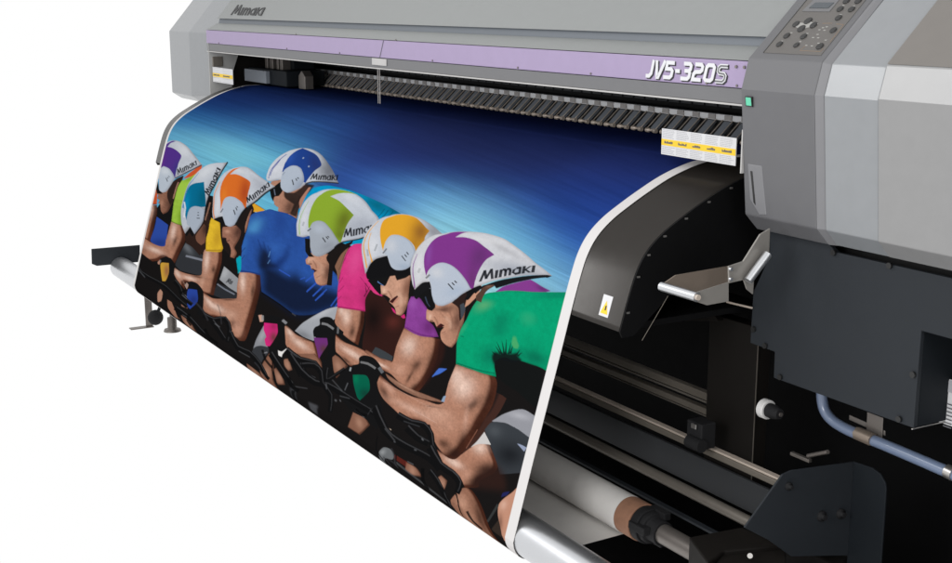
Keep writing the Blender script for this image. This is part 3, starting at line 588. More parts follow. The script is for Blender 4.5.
('P',(196,201,210),1,0,1,[-34,1958,-28,1831,-33,1648,-39,1477,-32,1296,2,1168,57,1093,110,1080,171,1116,237,1185,299,1277,344,1345,274,1478,210,1599,148,1746,127,1863,105,1972,70,2042,41,2026,10,1868]),
('E',(0,0,0),0.42,3.5,1.5,[]),
('N',(0,0,0),0.03,0,0,[]),
('G',(225,228,232),0.6,0,0,[163,1210,217,1269,141,1288]),
('G',(150,150,165),0.5,0,0,[163,1679,220,1535,186,1716]),
('P',(85,52,140),1,0,1,[-6,1801,-25,1596,-31,1425,-16,1273,14,1172,53,1104,79,1095,39,1155,21,1227,64,1219,112,1248,155,1309,147,1445,144,1592,145,1742,117,1651,76,1583,28,1577,2,1662,0,1784]),
('G',(130,50,150),0.6,0,0,[-15,1494,17,1482,-10,1696]),
('G',(50,60,130),0.6,0,0,[141,1584,173,1572,145,1757]),
('P',(190,200,212),1,0,1,[10,1868,2,1771,4,1665,27,1583,71,1586,115,1652,140,1746,130,1861,105,1972,70,2042,41,2026]),
('E',(0,0,0),0.28,2.5,1,[]),
('G',(225,230,236),0.6,0,0,[50,1675,91,1643,59,1759]),
('P',(40,42,50),0.8,0,0,[67,1813,87,1870,93,1859,73,1802]),
('P',(40,42,50),0.8,0,0,[79,1788,87,1809,93,1798,85,1777]),
('P',(40,42,50),0.8,0,0,[85,1755,96,1770,100,1756,90,1742]),
('G',(215,205,215),0.9,0,0,[30,1403,37,1398,32,1418]),
('G',(215,205,215),0.9,0,0,[97,1480,104,1475,99,1495]),
('P',(35,35,42),0.9,0,0,[153,1745,178,1673,211,1589,243,1531,276,1478,314,1410,345,1356,339,1344,309,1397,271,1465,237,1519,205,1578,172,1664,146,1736]),
('P',(30,32,38),0.95,0,0,[167,1630,154,1529,147,1544,160,1644]),
('P',(30,32,38),0.95,0,0,[153,1530,180,1589,173,1603,146,1545]),
('P',(30,32,38),0.95,0,0,[179,1590,171,1496,164,1510,172,1604]),
('P',(30,32,38),0.95,0,0,[170,1497,199,1568,192,1582,163,1511]),
('P',(30,32,38),0.95,0,0,[209,1549,192,1488,184,1504,201,1565]),
('P',(30,32,38),0.95,0,0,[220,1529,204,1467,196,1483,212,1544]),
('P',(30,32,38),0.95,0,0,[207,1487,210,1458,203,1471,200,1500]),
('P',(30,32,38),0.95,0,0,[202,1464,211,1454,216,1464,207,1474]),
('P',(30,32,38),0.95,0,0,[214,1452,223,1470,216,1483,208,1465]),
('P',(30,32,38),0.95,0,0,[221,1465,232,1504,225,1518,214,1478]),
('P',(30,32,38),0.95,0,0,[220,1467,221,1436,214,1449,214,1480]),
('P',(30,32,38),0.95,0,0,[214,1443,223,1432,227,1442,218,1453]),
('P',(30,32,38),0.95,0,0,[226,1430,234,1447,228,1460,219,1443]),
('P',(30,32,38),0.95,0,0,[233,1442,244,1482,237,1495,226,1455]),
('P',(30,32,38),0.95,0,0,[261,1430,250,1455,255,1465,266,1440]),
('P',(30,32,38),0.95,0,0,[258,1451,245,1448,238,1461,252,1464]),
('P',(30,32,38),0.95,0,0,[247,1451,241,1421,234,1434,241,1464]),
('P',(30,32,38),0.95,0,0,[241,1427,246,1395,239,1408,234,1440]),
('P',(30,32,38),0.95,0,0,[239,1402,248,1382,253,1392,243,1412]),
('P',(30,32,38),0.95,0,0,[252,1375,269,1434,262,1447,245,1389]),
('P',(30,32,38),0.95,0,0,[279,1415,262,1352,254,1367,271,1431]),
('P',(30,32,38),0.95,0,0,[279,1324,274,1381,267,1394,272,1338]),
('P',(30,32,38),0.95,0,0,[273,1377,296,1384,288,1398,266,1391]),
('P',(30,32,38),0.95,0,0,[304,1369,287,1305,278,1321,296,1385]),
('P',(52,54,58),1,0,1,[314,3082,329,2873,360,2651,445,2677,557,2720,559,2994,462,3074,362,3128]),
('G',(120,124,130),0.7,0,0,[380,2717,432,2765,364,2767]),
('P',(140,144,155),0.8,0,0,[384,2861,418,2844,462,2824,506,2805,541,2792,542,2759,507,2773,463,2791,419,2811,385,2828]),
('G',(20,22,24),0.8,0,0,[461,2976,558,2914,463,3055]),
('P',(150,152,156),1,0,1,[718,2917,731,2709,801,2737,884,2772,894,2964,808,2954]),
('G',(200,202,205),0.5,0,0,[748,2792,780,2794,733,2891]),
('P',(46,48,52),1,0,1,[710,2984,809,2962,897,2981,904,3070,802,3163,686,3204]),
('P',(125,130,142),0.85,0,0,[704,3016,735,3023,779,3030,832,3028,875,3024,879,2999,835,3002,783,3004,740,2998,709,2990]),
('P',(30,32,38),0.95,0,0,[783,2912,803,2826,797,2828,776,2914]),
('P',(30,32,38),0.95,0,0,[803,2826,798,2896,791,2898,796,2828]),
('P',(30,32,38),0.95,0,0,[797,2896,818,2822,812,2824,791,2898]),
('P',(30,32,38),0.95,0,0,[818,2822,811,2904,804,2906,812,2824]),
('P',(30,32,38),0.95,0,0,[819,2902,829,2841,821,2843,812,2904]),
('P',(30,32,38),0.95,0,0,[829,2900,839,2840,831,2842,822,2902]),
('P',(176,126,103),1,0,1,[316,3125,365,3138,456,3098,551,3009,535,2783,539,2606,676,2488,702,2675,697,2936,698,3203,618,3241,546,3242,471,3217,428,3261,442,3371,388,3324,347,3283,315,3212]),
('E',(0,0,0),0.97,3.1,3.5,[]),
('E',(0,0,0),0.5,1.3,0,[]),
('G',(48,28,22),0.75,0,0,[686,2946,719,2932,681,3181]),
('G',(48,28,22),0.75,0,0,[645,2824,665,2813,647,2882]),
('G',(48,28,22),0.75,0,0,[523,3066,588,3024,524,3085]),
('G',(236,206,190),0.8,0,0,[570,2751,594,2734,582,2902]),
('G',(236,206,190),0.8,0,0,[463,3153,528,3119,462,3185]),
('G',(236,206,190),0.8,0,0,[349,3197,362,3161,380,3233]),
('G',(200,155,132),0.8,0,0,[572,3116,593,3105,569,3236]),
('N',(0,0,0),0.06,1,0,[]),
('P',(225,190,172),0.3,0,0,[333,3151,359,3170,362,3162,335,3142]),
('P',(225,190,172),0.3,0,0,[348,3177,374,3194,376,3186,350,3169]),
('P',(225,190,172),0.3,0,0,[363,3204,389,3219,391,3210,366,3195]),
('P',(225,190,172),0.3,0,0,[379,3230,404,3243,406,3235,381,3221]),
('P',(225,190,172),0.3,0,0,[394,3256,419,3267,421,3259,396,3248]),
('P',(225,190,172),0.3,0,0,[409,3282,434,3291,436,3282,411,3273]),
('P',(225,190,172),0.3,0,0,[424,3308,449,3315,451,3306,426,3299]),
('P',(232,190,50),1,0,1,[525,2121,572,2125,602,2132,650,2274,680,2533,544,2638,520,2421]),
('E',(0,0,0),0.35,4,1,[]),
('N',(0,0,0),0.05,0,0,[]),
('G',(190,145,40),0.7,0,0,[618,2380,661,2359,623,2554]),
('P',(150,110,40),0.7,0,0,[543,2630,679,2525,677,2512,542,2616]),
('P',(48,34,30),1,0,1,[337,2562,369,2447,414,2481,457,2268,474,2088,501,2026,527,2313,522,2501,532,2616,501,2737,422,2674,362,2666]),
('P',(125,85,68),1,0,1,[429,2500,453,2375,475,2273,496,2298,520,2524,493,2589,449,2566]),
('G',(50,35,30),0.8,0,0,[495,2339,527,2313,510,2450]),
('P',(150,110,92),0.8,0,0,[480,1915,478,1980,476,2063,474,2146,472,2211,485,2207,486,2142,489,2060,491,1977,493,1912]),
('P',(196,201,210),1,0,1,[289,2433,260,2264,252,2116,258,1894,278,1683,321,1480,391,1317,469,1227,552,1168,530,1345,498,1530,478,1730,460,1910,455,2100,459,2269,439,2384,415,2484,364,2408,337,2544]),
('E',(0,0,0),0.42,3.5,1.5,[]),
('N',(0,0,0),0.03,0,0,[]),
('G',(225,228,232),0.6,0,0,[384,1438,447,1289,416,1486]),
('G',(150,155,165),0.5,0,0,[455,1642,487,1646,432,1848]),
('P',(0,112,150),1,0,1,[324,2346,285,2218,268,2081,268,1908,284,1782,324,1682,396,1591,417,1752,456,1975,430,1995,366,2034,330,2116,322,2252]),
('G',(0,80,100),0.6,0,0,[416,1880,468,1841,437,2052]),
('G',(20,150,200),0.7,0,0,[289,2064,315,2048,301,2226]),
('P',(0,120,185),0.85,0,0,[273,2165,268,2064,266,1933,274,1816,289,1700,313,1577,335,1483,332,1481,309,1574,283,1698,267,1815,258,1935,259,2068,262,2171]),
('P',(240,240,240),0.8,0,0,[260,2047,269,2092,280,2157,286,2246,289,2321,302,2314,298,2238,293,2148,282,2080,272,2033]),
('P',(172,182,196),1,0,1,[332,2392,318,2254,329,2122,366,2038,425,1999,460,2034,467,2174,459,2267,439,2384,415,2484,367,2414]),
('E',(0,0,0),0.28,2.5,1,[]),
('P',(40,42,50),0.85,0,0,[404,2244,430,2222,428,2207,402,2229]),
('P',(40,42,50),0.85,0,0,[403,2192,419,2179,417,2164,401,2177]),
('P',(40,42,50),0.85,0,0,[402,2146,414,2128,409,2116,398,2134]),
('G',(190,215,225),0.9,0,0,[374,1890,380,1886,376,1908]),
('G',(190,215,225),0.9,0,0,[310,1972,316,1967,312,1990]),
('P',(25,25,28),0.95,0,0,[547,1164,532,1259,512,1381,497,1490,484,1596,470,1699,460,1801,455,1908,455,2015,459,2134,463,2227,475,2221,470,2129,467,2010,467,1905,472,1801,482,1700,495,1599,509,1493,524,1385,543,1264,559,1170]),
('P',(30,32,38),0.95,0,0,[463,1805,419,1758,416,1785,460,1831]),
('P',(30,32,38),0.95,0,0,[418,1761,463,1747,460,1773,415,1788]),
('P',(30,32,38),0.95,0,0,[462,1750,426,1695,423,1722,459,1777]),
('P',(30,32,38),0.95,0,0,[425,1698,475,1690,473,1716,422,1725]),
('P',(30,32,38),0.95,0,0,[480,1655,443,1645,440,1674,476,1684]),
('P',(30,32,38),0.95,0,0,[484,1617,448,1603,445,1632,480,1646]),
('P',(30,32,38),0.95,0,0,[458,1613,452,1582,449,1606,455,1637]),
('P',(30,32,38),0.95,0,0,[445,1602,451,1576,461,1577,456,1603]),
('P',(30,32,38),0.95,0,0,[454,1569,468,1564,466,1589,451,1594]),
('P',(30,32,38),0.95,0,0,[464,1565,488,1572,485,1596,461,1589]),
('P',(30,32,38),0.95,0,0,[465,1569,456,1542,453,1567,463,1593]),
('P',(30,32,38),0.95,0,0,[450,1562,455,1534,465,1535,460,1563]),
('P',(30,32,38),0.95,0,0,[458,1527,473,1522,470,1547,456,1552]),
('P',(30,32,38),0.95,0,0,[468,1522,492,1530,490,1554,466,1547]),
('P',(30,32,38),0.95,0,0,[490,1451,487,1494,498,1496,500,1453]),
('P',(30,32,38),0.95,0,0,[496,1475,482,1501,480,1525,493,1500]),
('P',(30,32,38),0.95,0,0,[486,1499,469,1488,467,1512,484,1523]),
('P',(30,32,38),0.95,0,0,[472,1493,467,1456,464,1481,469,1518]),
('P',(30,32,38),0.95,0,0,[461,1476,464,1440,474,1442,471,1478]),
('P',(30,32,38),0.95,0,0,[466,1428,501,1439,499,1465,463,1454]),
('P',(30,32,38),0.95,0,0,[505,1404,468,1389,465,1418,502,1433]),
('P',(30,32,38),0.95,0,0,[476,1331,489,1387,486,1413,473,1357]),
('P',(30,32,38),0.95,0,0,[486,1387,510,1345,507,1371,484,1413]),
('P',(30,32,38),0.95,0,0,[514,1316,476,1300,473,1330,511,1346]),
('P',(24,24,25),1,0,1,[335,2546,364,2426,412,2490,404,2533,369,2490,355,2566]),
('P',(225,165,45),1,0,1,[839,1630,881,1642,969,1686,933,1762,874,1800]),
('P',(90,60,30),0.7,0,0,[874,1652,973,1694,976,1682,877,1639]),
('P',(176,126,103),1,0,1,[872,2649,964,2622,1067,2587,1090,2735,1091,2973,1082,3237,1071,3448,1056,3554,1012,3596,906,3550,865,3438,796,3468,729,3516,655,3513,606,3403,590,3229,680,3253,736,3219,833,3124,901,3053,883,2888]),
('E',(0,0,0),0.97,4.3,5.3,[]),
('E',(0,0,0),0.5,1.3,0,[]),
('G',(48,28,22),0.75,0,0,[1088,2957,1126,2938,1091,3294]),
('G',(48,28,22),0.75,0,0,[1025,2824,1042,2814,1031,2930]),
('G',(48,28,22),0.75,0,0,[924,3419,949,3368,954,3456]),
('G',(48,28,22),0.75,0,0,[835,3138,899,3079,836,3152]),
('G',(48,28,22),0.75,0,0,[670,3537,707,3554,659,3577]),
('G',(236,206,190),0.8,0,0,[921,2779,947,2758,941,2913]),
('G',(236,206,190),0.8,0,0,[742,3346,828,3328,736,3398]),
('G',(236,206,190),0.8,0,0,[666,3323,712,3347,657,3351]),
('G',(205,160,138),0.8,0,0,[885,3323,940,3273,895,3390]),
('G',(200,150,128),0.8,0,0,[964,3438,997,3383,1000,3509]),
('N',(0,0,0),0.06,1,0,[]),
('P',(228,195,178),0.3,0,0,[636,3345,660,3370,663,3363,639,3337]),
('P',(228,195,178),0.3,0,0,[659,3352,683,3374,686,3366,662,3344]),
('P',(228,195,178),0.3,0,0,[682,3359,705,3377,708,3369,685,3351]),
('P',(228,195,178),0.3,0,0,[705,3366,728,3380,730,3372,708,3358]),
('P',(228,195,178),0.3,0,0,[728,3372,750,3383,753,3376,730,3364]),
('P',(228,195,178),0.3,0,0,[751,3379,773,3387,775,3379,753,3371]),
('P',(228,195,178),0.3,0,0,[774,3386,795,3390,797,3382,776,3378]),
('P',(228,195,178),0.3,0,0,[797,3392,818,3393,820,3385,799,3384]),
('P',(228,195,178),0.3,0,0,[820,3399,841,3396,842,3388,821,3391]),
('P',(228,195,178),0.3,0,0,[844,3405,864,3399,864,3391,844,3397]),
('P',(44,84,160),1,0,1,[879,2681,844,2403,846,2210,855,2031,857,1876,903,1785,962,1709,1010,1639,1067,1627,1169,1604,1255,1627,1387,1784,1519,2150,1684,2117,1859,2336,1803,2501,1661,2678,1440,2837,1250,2807,1105,2777,1060,2592,966,2625]),
('E',(0,0,0),0.35,4,1,[]),
('N',(0,0,0),0.05,0,0,[]),
('G',(80,150,205),0.8,0,0,[907,1981,963,1877,944,2037]),
('G',(34,62,130),0.6,0,0,[1124,1775,1189,1736,1154,1975]),
('G',(60,110,190),0.4,0,0,[1123,2158,1199,2108,1138,2256]),
('G',(36,66,140),0.5,0,0,[1294,1799,1359,1761,1329,2024]),
('G',(55,115,190),0.5,0,0,[860,2309,893,2294,867,2529]),
('P',(20,26,44),0.94,8,1,[1071,2584,1030,2486,1004,2394,1005,2245,1024,2176,1085,2298,1094,2438,1199,2416,1226,2432,1325,2442,1363,2303,1405,2413,1536,2393,1679,2367,1859,2336,1808,2530,1663,2692,1443,2852,1253,2823,1094,2786]),
('P',(24,44,100),0.7,4,1,[1219,2385,1263,2208,1259,2033,1260,1890,1242,2044,1217,2221,1126,2410,1110,2464]),
('P',(22,28,48),0.8,4,1,[1035,2520,1032,2406,1037,2218,1070,2268,1103,2299,1121,2378,1219,2385]),
('P',(26,44,100),0.55,1.2,0,[961,2144,1016,2272,1024,2261,969,2132]),
('P',(26,44,100),0.55,1.2,0,[1014,2143,1050,2247,1059,2237,1023,2133]),
('P',(26,44,100),0.55,1.2,0,[1059,2167,1091,2255,1100,2245,1068,2157]),
('P',(26,44,100),0.55,1.2,0,[1091,2177,1085,2292,1095,2290,1101,2176]),
('P',(110,160,215),0.6,0,0,[1098,2323,1101,2229,1095,2231,1091,2324]),
('P',(110,160,215),0.6,0,0,[1103,2412,1117,2347,1111,2346,1097,2410]),
('P',(28,50,105),0.7,0,0,[851,2434,879,2337,873,2334,845,2431]),
('P',(28,50,105),0.7,0,0,[869,2516,888,2444,882,2441,863,2513]),
('P',(50,90,190),0.85,0,0,[1479,2395,1537,2272,1529,2265,1471,2388]),
('P',(50,90,190),0.85,0,0,[1510,2502,1589,2323,1581,2316,1501,2495]),
('P',(50,90,190),0.85,0,0,[1570,2529,1628,2403,1619,2396,1561,2522]),
('P',(50,90,190),0.85,0,0,[1601,2566,1659,2444,1651,2437,1593,2560]),
('P',(50,90,190),0.85,0,0,[1210,2424,1322,2439,1325,2423,1213,2408]),
('P',(50,90,190),0.85,0,0,[1420,2418,1460,2366,1455,2355,1415,2408]),
('P',(48,88,185),0.9,0,0,[1474,2415,1542,2277,1533,2268,1465,2406]),
('P',(48,88,185),0.9,0,0,[1505,2522,1576,2365,1566,2357,1495,2514]),
('P',(48,88,185),0.9,0,0,[1569,2537,1640,2364,1630,2358,1559,2530]),
('P',(48,88,185),0.9,0,0,[1600,2570,1680,2381,1670,2374,1590,2563]),
('P',(48,88,185),0.9,0,0,[1751,2546,1798,2395,1787,2390,1740,2543]),
('P',(48,88,185),0.9,0,0,[1784,2554,1814,2449,1803,2445,1773,2551]),
('P',(30,50,105),0.7,0,0,[886,2667,920,2647,965,2622,1017,2603,1059,2589,1059,2575,1017,2588,965,2608,919,2632,885,2653]),
('P',(34,28,27),1,0,1,[594,2038,645,2120,700,2134,733,2075,796,1855,846,1668,874,1764,856,1872,841,2094,836,2289,856,2484,800,2549,736,2522,681,2469,638,2325]),
('P',(160,112,92),1,0,1,[643,2191,684,2150,754,2059,803,2120,805,2255,782,2408,813,2461,801,2544,765,2554,758,2466,730,2394,704,2376,693,2325,659,2352,647,2268]),
('E',(0,0,0),0.6,2.4,1.2,[]),
('N',(0,0,0),0.06,1,0,[]),
('G',(70,46,40),0.9,0,0,[779,2157,823,2152,769,2311]),
('G',(215,165,140),0.6,0,0,[689,2225,712,2208,693,2254]),
('P',(90,55,48),0.8,0,0,[706,2377,730,2339,725,2328,701,2367]),
('P',(190,140,118),1,0,1,[842,2141,831,1985,847,1802,858,1756,854,1893,849,2050]),
('E',(0,0,0),0.6,2.4,1.2,[]),
('N',(0,0,0),0.06,1,0,[]),
('P',(0,165,185),1,0,1,[826,2566,838,2483,859,2482,882,2641,863,2657]),
('P',(0,165,185),1,0,1,[821,2536,849,2476,881,2659,865,2711,845,2632]),
('G',(15,120,110),0.9,0,0,[829,2606,840,2598,832,2627]),
('G',(15,120,110),0.9,0,0,[854,2678,865,2669,857,2699]),
('P',(196,201,210),1,0,1,[543,2134,514,1931,498,1757,505,1587,532,1405,588,1273,655,1186,729,1155,802,1184,879,1238,954,1277,1014,1305,942,1426,882,1565,830,1693,778,1824,761,1954,733,2075,701,2138,660,2141,619,2006,578,2067]),
('E',(0,0,0),0.42,3.5,1.5,[]),
('N',(0,0,0),0.03,0,0,[]),
('G',(228,230,235),0.6,0,0,[552,1863,575,1850,569,2093]),
('G',(150,152,162),0.55,0,0,[885,1354,964,1407,861,1441]),
('G',(225,227,230),0.5,0,0,[674,1239,750,1232,674,1278]),
('P',(222,112,42),1,0,1,[589,1957,554,1718,548,1518,575,1358,618,1242,671,1181,631,1254,600,1347,650,1313,720,1322,788,1361,792,1523,802,1789,788,1793,753,1708,687,1665,643,1682,608,1746,594,1852]),
('G',(170,68,35),0.85,0,0,[760,1524,814,1499,780,1764]),
('G',(235,140,50),0.5,0,0,[590,1714,617,1700,602,1867]),
('P',(182,192,206),1,0,1,[623,2013,598,1910,594,1832,611,1740,656,1673,706,1676,759,1729,792,1796,768,1919,733,2075,701,2138,660,2141]),
('E',(0,0,0),0.28,2.5,1,[]),
('G',(150,162,180),0.6,0,0,[756,1918,798,1928,737,2033]),
('P',(228,130,45),0.9,0,0,[559,2100,544,2035,527,1942,515,1840,510,1729,520,1601,530,1500,526,1500,514,1601,504,1731,508,1844,519,1948,535,2043,550,2110]),
('P',(24,24,25),0.85,0,0,[696,1894,720,1942,727,1931,703,1882]),
('P',(24,24,25),0.85,0,0,[711,1848,726,1883,733,1872,718,1837]),
('P',(24,24,25),0.85,0,0,[716,1822,730,1838,735,1825,722,1809]),
('G',(215,205,195),0.9,0,0,[627,1518,635,1513,629,1532]),
('G',(215,205,195),0.9,0,0,[722,1553,729,1549,724,1568]),
('P',(90,95,105),0.9,0,0,[599,1976,612,1926,604,1921,590,1971]),
('P',(28,27,28),0.95,0,0,[1009,1299,975,1356,933,1434,898,1514,864,1601,829,1694,797,1788,772,1877,755,1954,743,2012,738,2048,751,2050,757,2015,768,1960,785,1884,809,1797,841,1705,876,1613,910,1527,944,1448,985,1371,1019,1315]),
('P',(24,24,25),1,0,1,[550,2139,578,2063,618,2001,645,2116,632,2206,611,2142,576,2139]),
('P',(30,32,38),0.95,0,0,[815,1666,792,1571,784,1590,806,1685]),
('P',(30,32,38),0.95,0,0,[791,1573,827,1617,819,1635,783,1591]),
('P',(30,32,38),0.95,0,0,[826,1618,811,1527,803,1546,818,1637]),
('P',(30,32,38),0.95,0,0,[810,1528,850,1585,842,1603,802,1547]),
('P',(30,32,38),0.95,0,0,[861,1560,836,1507,827,1528,852,1581]),
('P',(30,32,38),0.95,0,0,[873,1533,849,1479,840,1500,864,1554]),
('P',(30,32,38),0.95,0,0,[854,1498,856,1466,849,1483,847,1515]),
('P',(30,32,38),0.95,0,0,[847,1476,857,1462,864,1471,854,1485]),
('P',(30,32,38),0.95,0,0,[861,1458,873,1471,865,1489,854,1475]),
('P',(30,32,38),0.95,0,0,[870,1467,886,1502,879,1519,862,1484]),
('P',(30,32,38),0.95,0,0,[870,1470,868,1438,861,1455,862,1487]),
('P',(30,32,38),0.95,0,0,[859,1448,870,1432,877,1441,867,1457]),
('P',(30,32,38),0.95,0,0,[874,1429,886,1442,878,1459,866,1446]),
('P',(30,32,38),0.95,0,0,[883,1437,899,1472,892,1489,875,1455]),
('P',(30,32,38),0.95,0,0,[916,1408,904,1440,912,1449,924,1417]),
('P',(30,32,38),0.95,0,0,[915,1432,899,1437,891,1454,908,1449]),
('P',(30,32,38),0.95,0,0,[902,1439,892,1411,884,1428,894,1456]),
('P',(30,32,38),0.95,0,0,[892,1417,897,1382,889,1399,885,1434]),
('P',(30,32,38),0.95,0,0,[887,1393,898,1367,906,1376,895,1402]),
('P',(30,32,38),0.95,0,0,[903,1358,928,1409,920,1427,895,1376]),
('P',(30,32,38),0.95,0,0,[939,1385,913,1329,904,1349,930,1405]),
('P',(30,32,38),0.95,0,0,[933,1291,930,1352,922,1370,925,1309]),
('P',(30,32,38),0.95,0,0,[928,1349,957,1343,948,1361,920,1367]),
('P',(30,32,38),0.95,0,0,[966,1324,941,1268,931,1288,957,1345]),
('P',(165,168,174),1,0,1,[1479,3042,1528,2894,1623,2727,1723,2589,1813,2505,1814,2642,1749,2735,1699,2869,1666,3034,1569,3057]),
('G',(205,206,210),0.5,0,0,[1686,2663,1776,2534,1702,2685]),
('G',(110,112,118),0.7,0,0,[1565,3035,1654,3024,1556,3103]),
('P',(140,142,148),1,0,1,[1192,3208,1222,3280,1265,3437,1284,3474,1146,3636,1154,3448]),
('G',(190,190,195),0.5,0,0,[1199,3335,1221,3331,1185,3446]),
('P',(56,58,62),1,0,1,[1142,3649,1158,3552,1210,3483,1279,3443,1289,3505,1257,3622,1239,3746,1172,3720]),
('P',(150,150,155),0.7,0,0,[1241,3574,1280,3521,1275,3509,1236,3562]),
('P',(176,126,103),1,0,1,[1807,2517,1925,2467,2059,2416,2081,2550,2078,2676,2078,2801,1987,2791,1920,2772,1852,2746,1813,2675]),
('E',(0,0,0),0.97,3.5,4.0,[]),
('E',(0,0,0),0.5,1.3,0,[]),
('G',(48,28,22),0.75,0,0,[2065,2545,2100,2528,2088,2732]),
('G',(48,28,22),0.75,0,0,[1993,2692,2021,2681,1997,2768]),
('G',(236,206,190),0.8,0,0,[1906,2566,1946,2540,1922,2651]),
('G',(236,206,190),0.8,0,0,[1850,2538,1873,2523,1858,2581]),
('N',(0,0,0),0.06,1,0,[]),
('P',(176,126,103),1,0,1,[1378,3053,1402,3034,1507,3080,1605,3064,1691,3049,1754,3190,1800,3269,1856,3435,1785,3361,1655,3349,1585,3389,1501,3340,1420,3270]),
('E',(0,0,0),0.97,3.1,3.5,[]),
('E',(0,0,0),0.5,1.3,0,[]),
('G',(48,28,22),0.75,0,0,[1627,3338,1715,3335,1620,3376]),
('G',(48,28,22),0.75,0,0,[1736,3302,1777,3312,1720,3352]),
('G',(48,28,22),0.75,0,0,[1606,3071,1675,3045,1606,3084]),
('G',(236,206,190),0.8,0,0,[1547,3167,1632,3178,1536,3212]),
('G',(236,206,190),0.8,0,0,[1436,3102,1450,3069,1472,3126]),
('N',(0,0,0),0.06,1,0,[]),
('P',(228,192,175),0.3,0,0,[1438,3128,1467,3151,1470,3145,1441,3122]),
('P',(228,192,175),0.3,0,0,[1464,3133,1493,3153,1496,3147,1467,3127]),
('P',(228,192,175),0.3,0,0,[1490,3138,1518,3155,1521,3149,1493,3132]),
('P',(228,192,175),0.3,0,0,[1516,3143,1544,3157,1546,3151,1519,3137]),
('P',(228,192,175),0.3,0,0,[1542,3148,1569,3159,1572,3152,1545,3142]),
('P',(228,192,175),0.3,0,0,[1569,3153,1595,3161,1597,3154,1571,3146]),
('P',(228,192,175),0.3,0,0,[1595,3158,1621,3163,1623,3156,1597,3151]),
('P',(228,192,175),0.3,0,0,[1621,3163,1647,3165,1648,3158,1623,3156]),
('P',(228,192,175),0.3,0,0,[1647,3168,1672,3167,1674,3160,1649,3161]),
('P',(228,192,175),0.3,0,0,[1674,3172,1698,3168,1699,3162,1674,3166]),
('P',(52,30,27),1,0,1,[1863,1983,2060,2111,2194,2160,2284,2232,2362,2302,2446,2278,2480,2378,2467,2560,2386,2786,2221,2921,2120,2803,2083,2485]),
('G',(95,45,40),0.7,0,0,[2343,2394,2411,2356,2357,2461]),
('G',(20,18,18),0.8,0,0,[2150,2445,2241,2392,2183,2609]),
('P',(212,56,128),1,0,1,[1787,1780,1830,1684,1905,1627,1965,1941,2037,2012,2132,2116,2196,2157,2064,2153,2041,2290,2067,2423,1950,2468,1808,2524,1771,2324,1759,2072,1763,1923]),
('E',(0,0,0),0.35,4,1,[]),
('N',(0,0,0),0.05,0,0,[]),
('G',(226,84,150),0.7,0,0,[1866,1883,1934,1871,1862,2055]),
('G',(170,40,100),0.7,0,0,[2024,2269,2080,2237,2051,2409]),
('G',(190,50,110),0.4,0,0,[1906,2370,1974,2330,1923,2456]),
('P',(130,25,75),0.6,0,0,[1815,2518,1874,2494,1948,2466,2014,2443,2064,2427,2063,2414,2014,2430,1948,2452,1874,2481,1814,2504]),
('P',(130,30,80),0.6,0,0,[1751,2046,1777,1917,1771,1916,1745,2045]),
('P',(130,30,80),0.6,0,0,[1763,1974,1795,1810,1788,1809,1756,1973]),
('P',(130,30,80),0.6,0,0,[1784,2352,1824,2247,1818,2244,1778,2349]),
('P',(130,30,80),0.6,0,0,[1777,2242,1795,2151,1788,2150,1770,2241]),
('P',(130,30,80),0.6,0,0,[1940,2037,2001,2097,2005,2089,1944,2029]),
('P',(130,30,80),0.6,0,0,[1798,2441,1823,2377,1817,2374,1792,2438]),
('P',(60,25,35),0.7,0,0,[1998,2101,2066,2169,2068,2165,2008,2086]),
('P',(60,25,35),0.7,0,0,[2038,2048,2119,2124,2122,2120,2047,2033]),
('P',(60,25,35),0.7,0,0,[2042,2195,2010,2120,2007,2123,2029,2205]),
('P',(60,25,35),0.7,0,0,[2031,2270,2063,2077,2060,2076,2018,2268]),
('P',(205,45,115),1,0,1,[2294,2249,2328,2261,2355,2298,2321,2287]),
('P',(205,45,115),1,0,1,[2400,2303,2429,2258,2446,2293,2429,2309]),
('P',(215,60,125),1,0,1,[2040,2075,2096,2168,2190,2170,2138,2129,2085,2112]),
('P',(188,138,114),1,0,1,[1401,1965,1447,1989,1530,1982,1609,1944,1674,2006,1686,2180,1673,2312,1616,2370,1568,2367,1524,2268,1538,2208,1497,2228,1476,2179,1439,2189,1425,2131,1441,2061]),
('E',(0,0,0),0.6,2.4,1.2,[]),
('N',(0,0,0),0.06,1,0,[]),
('G',(80,52,44),0.85,0,0,[1648,2170,1693,2154,1655,2329]),
('G',(225,180,155),0.5,0,0,[1479,2072,1512,2052,1489,2134]),
('G',(220,170,145),0.4,0,0,[1576,2282,1598,2268,1584,2327]),
('P',(60,25,25),1,0,1,[1528,2253,1549,2201,1533,2211,1508,2207,1492,2220,1524,2227]),
('P',(30,26,25),1,0,1,[1610,1952,1706,1806,1809,1630,1798,1709,1763,1784,1724,1912,1682,2018,1710,2313,1665,2334,1640,2043,1603,1981]),
('P',(135,98,78),1,0,1,[1697,2034,1724,1912,1780,1775,1763,1923,1759,2072,1759,2243,1725,2108]),
('P',(90,65,55),0.7,0,0,[1743,2067,1767,1857,1760,1857,1736,2067]),
('P',(24,24,25),1,0,1,[1373,1886,1427,1863,1452,1986,1496,2028,1447,2061,1407,2005]),
('P',(196,201,210),1,0,1,[1298,1896,1273,1739,1272,1562,1291,1392,1348,1241,1424,1149,1517,1093,1617,1066,1712,1069,1804,1110,1893,1185,1991,1286,1985,1407,1902,1544,1818,1614,1726,1713,1680,1792,1636,1891,1576,1967,1516,2003,1473,2000,1437,1943,1414,1823,1357,1879]),
('E',(0,0,0),0.42,3.5,1.5,[]),
('N',(0,0,0),0.03,0,0,[]),
('G',(150,155,168),0.6,0,0,[1835,1444,1991,1331,1877,1566]),
('G',(225,225,230),0.6,0,0,[1328,1619,1356,1611,1335,1806]),
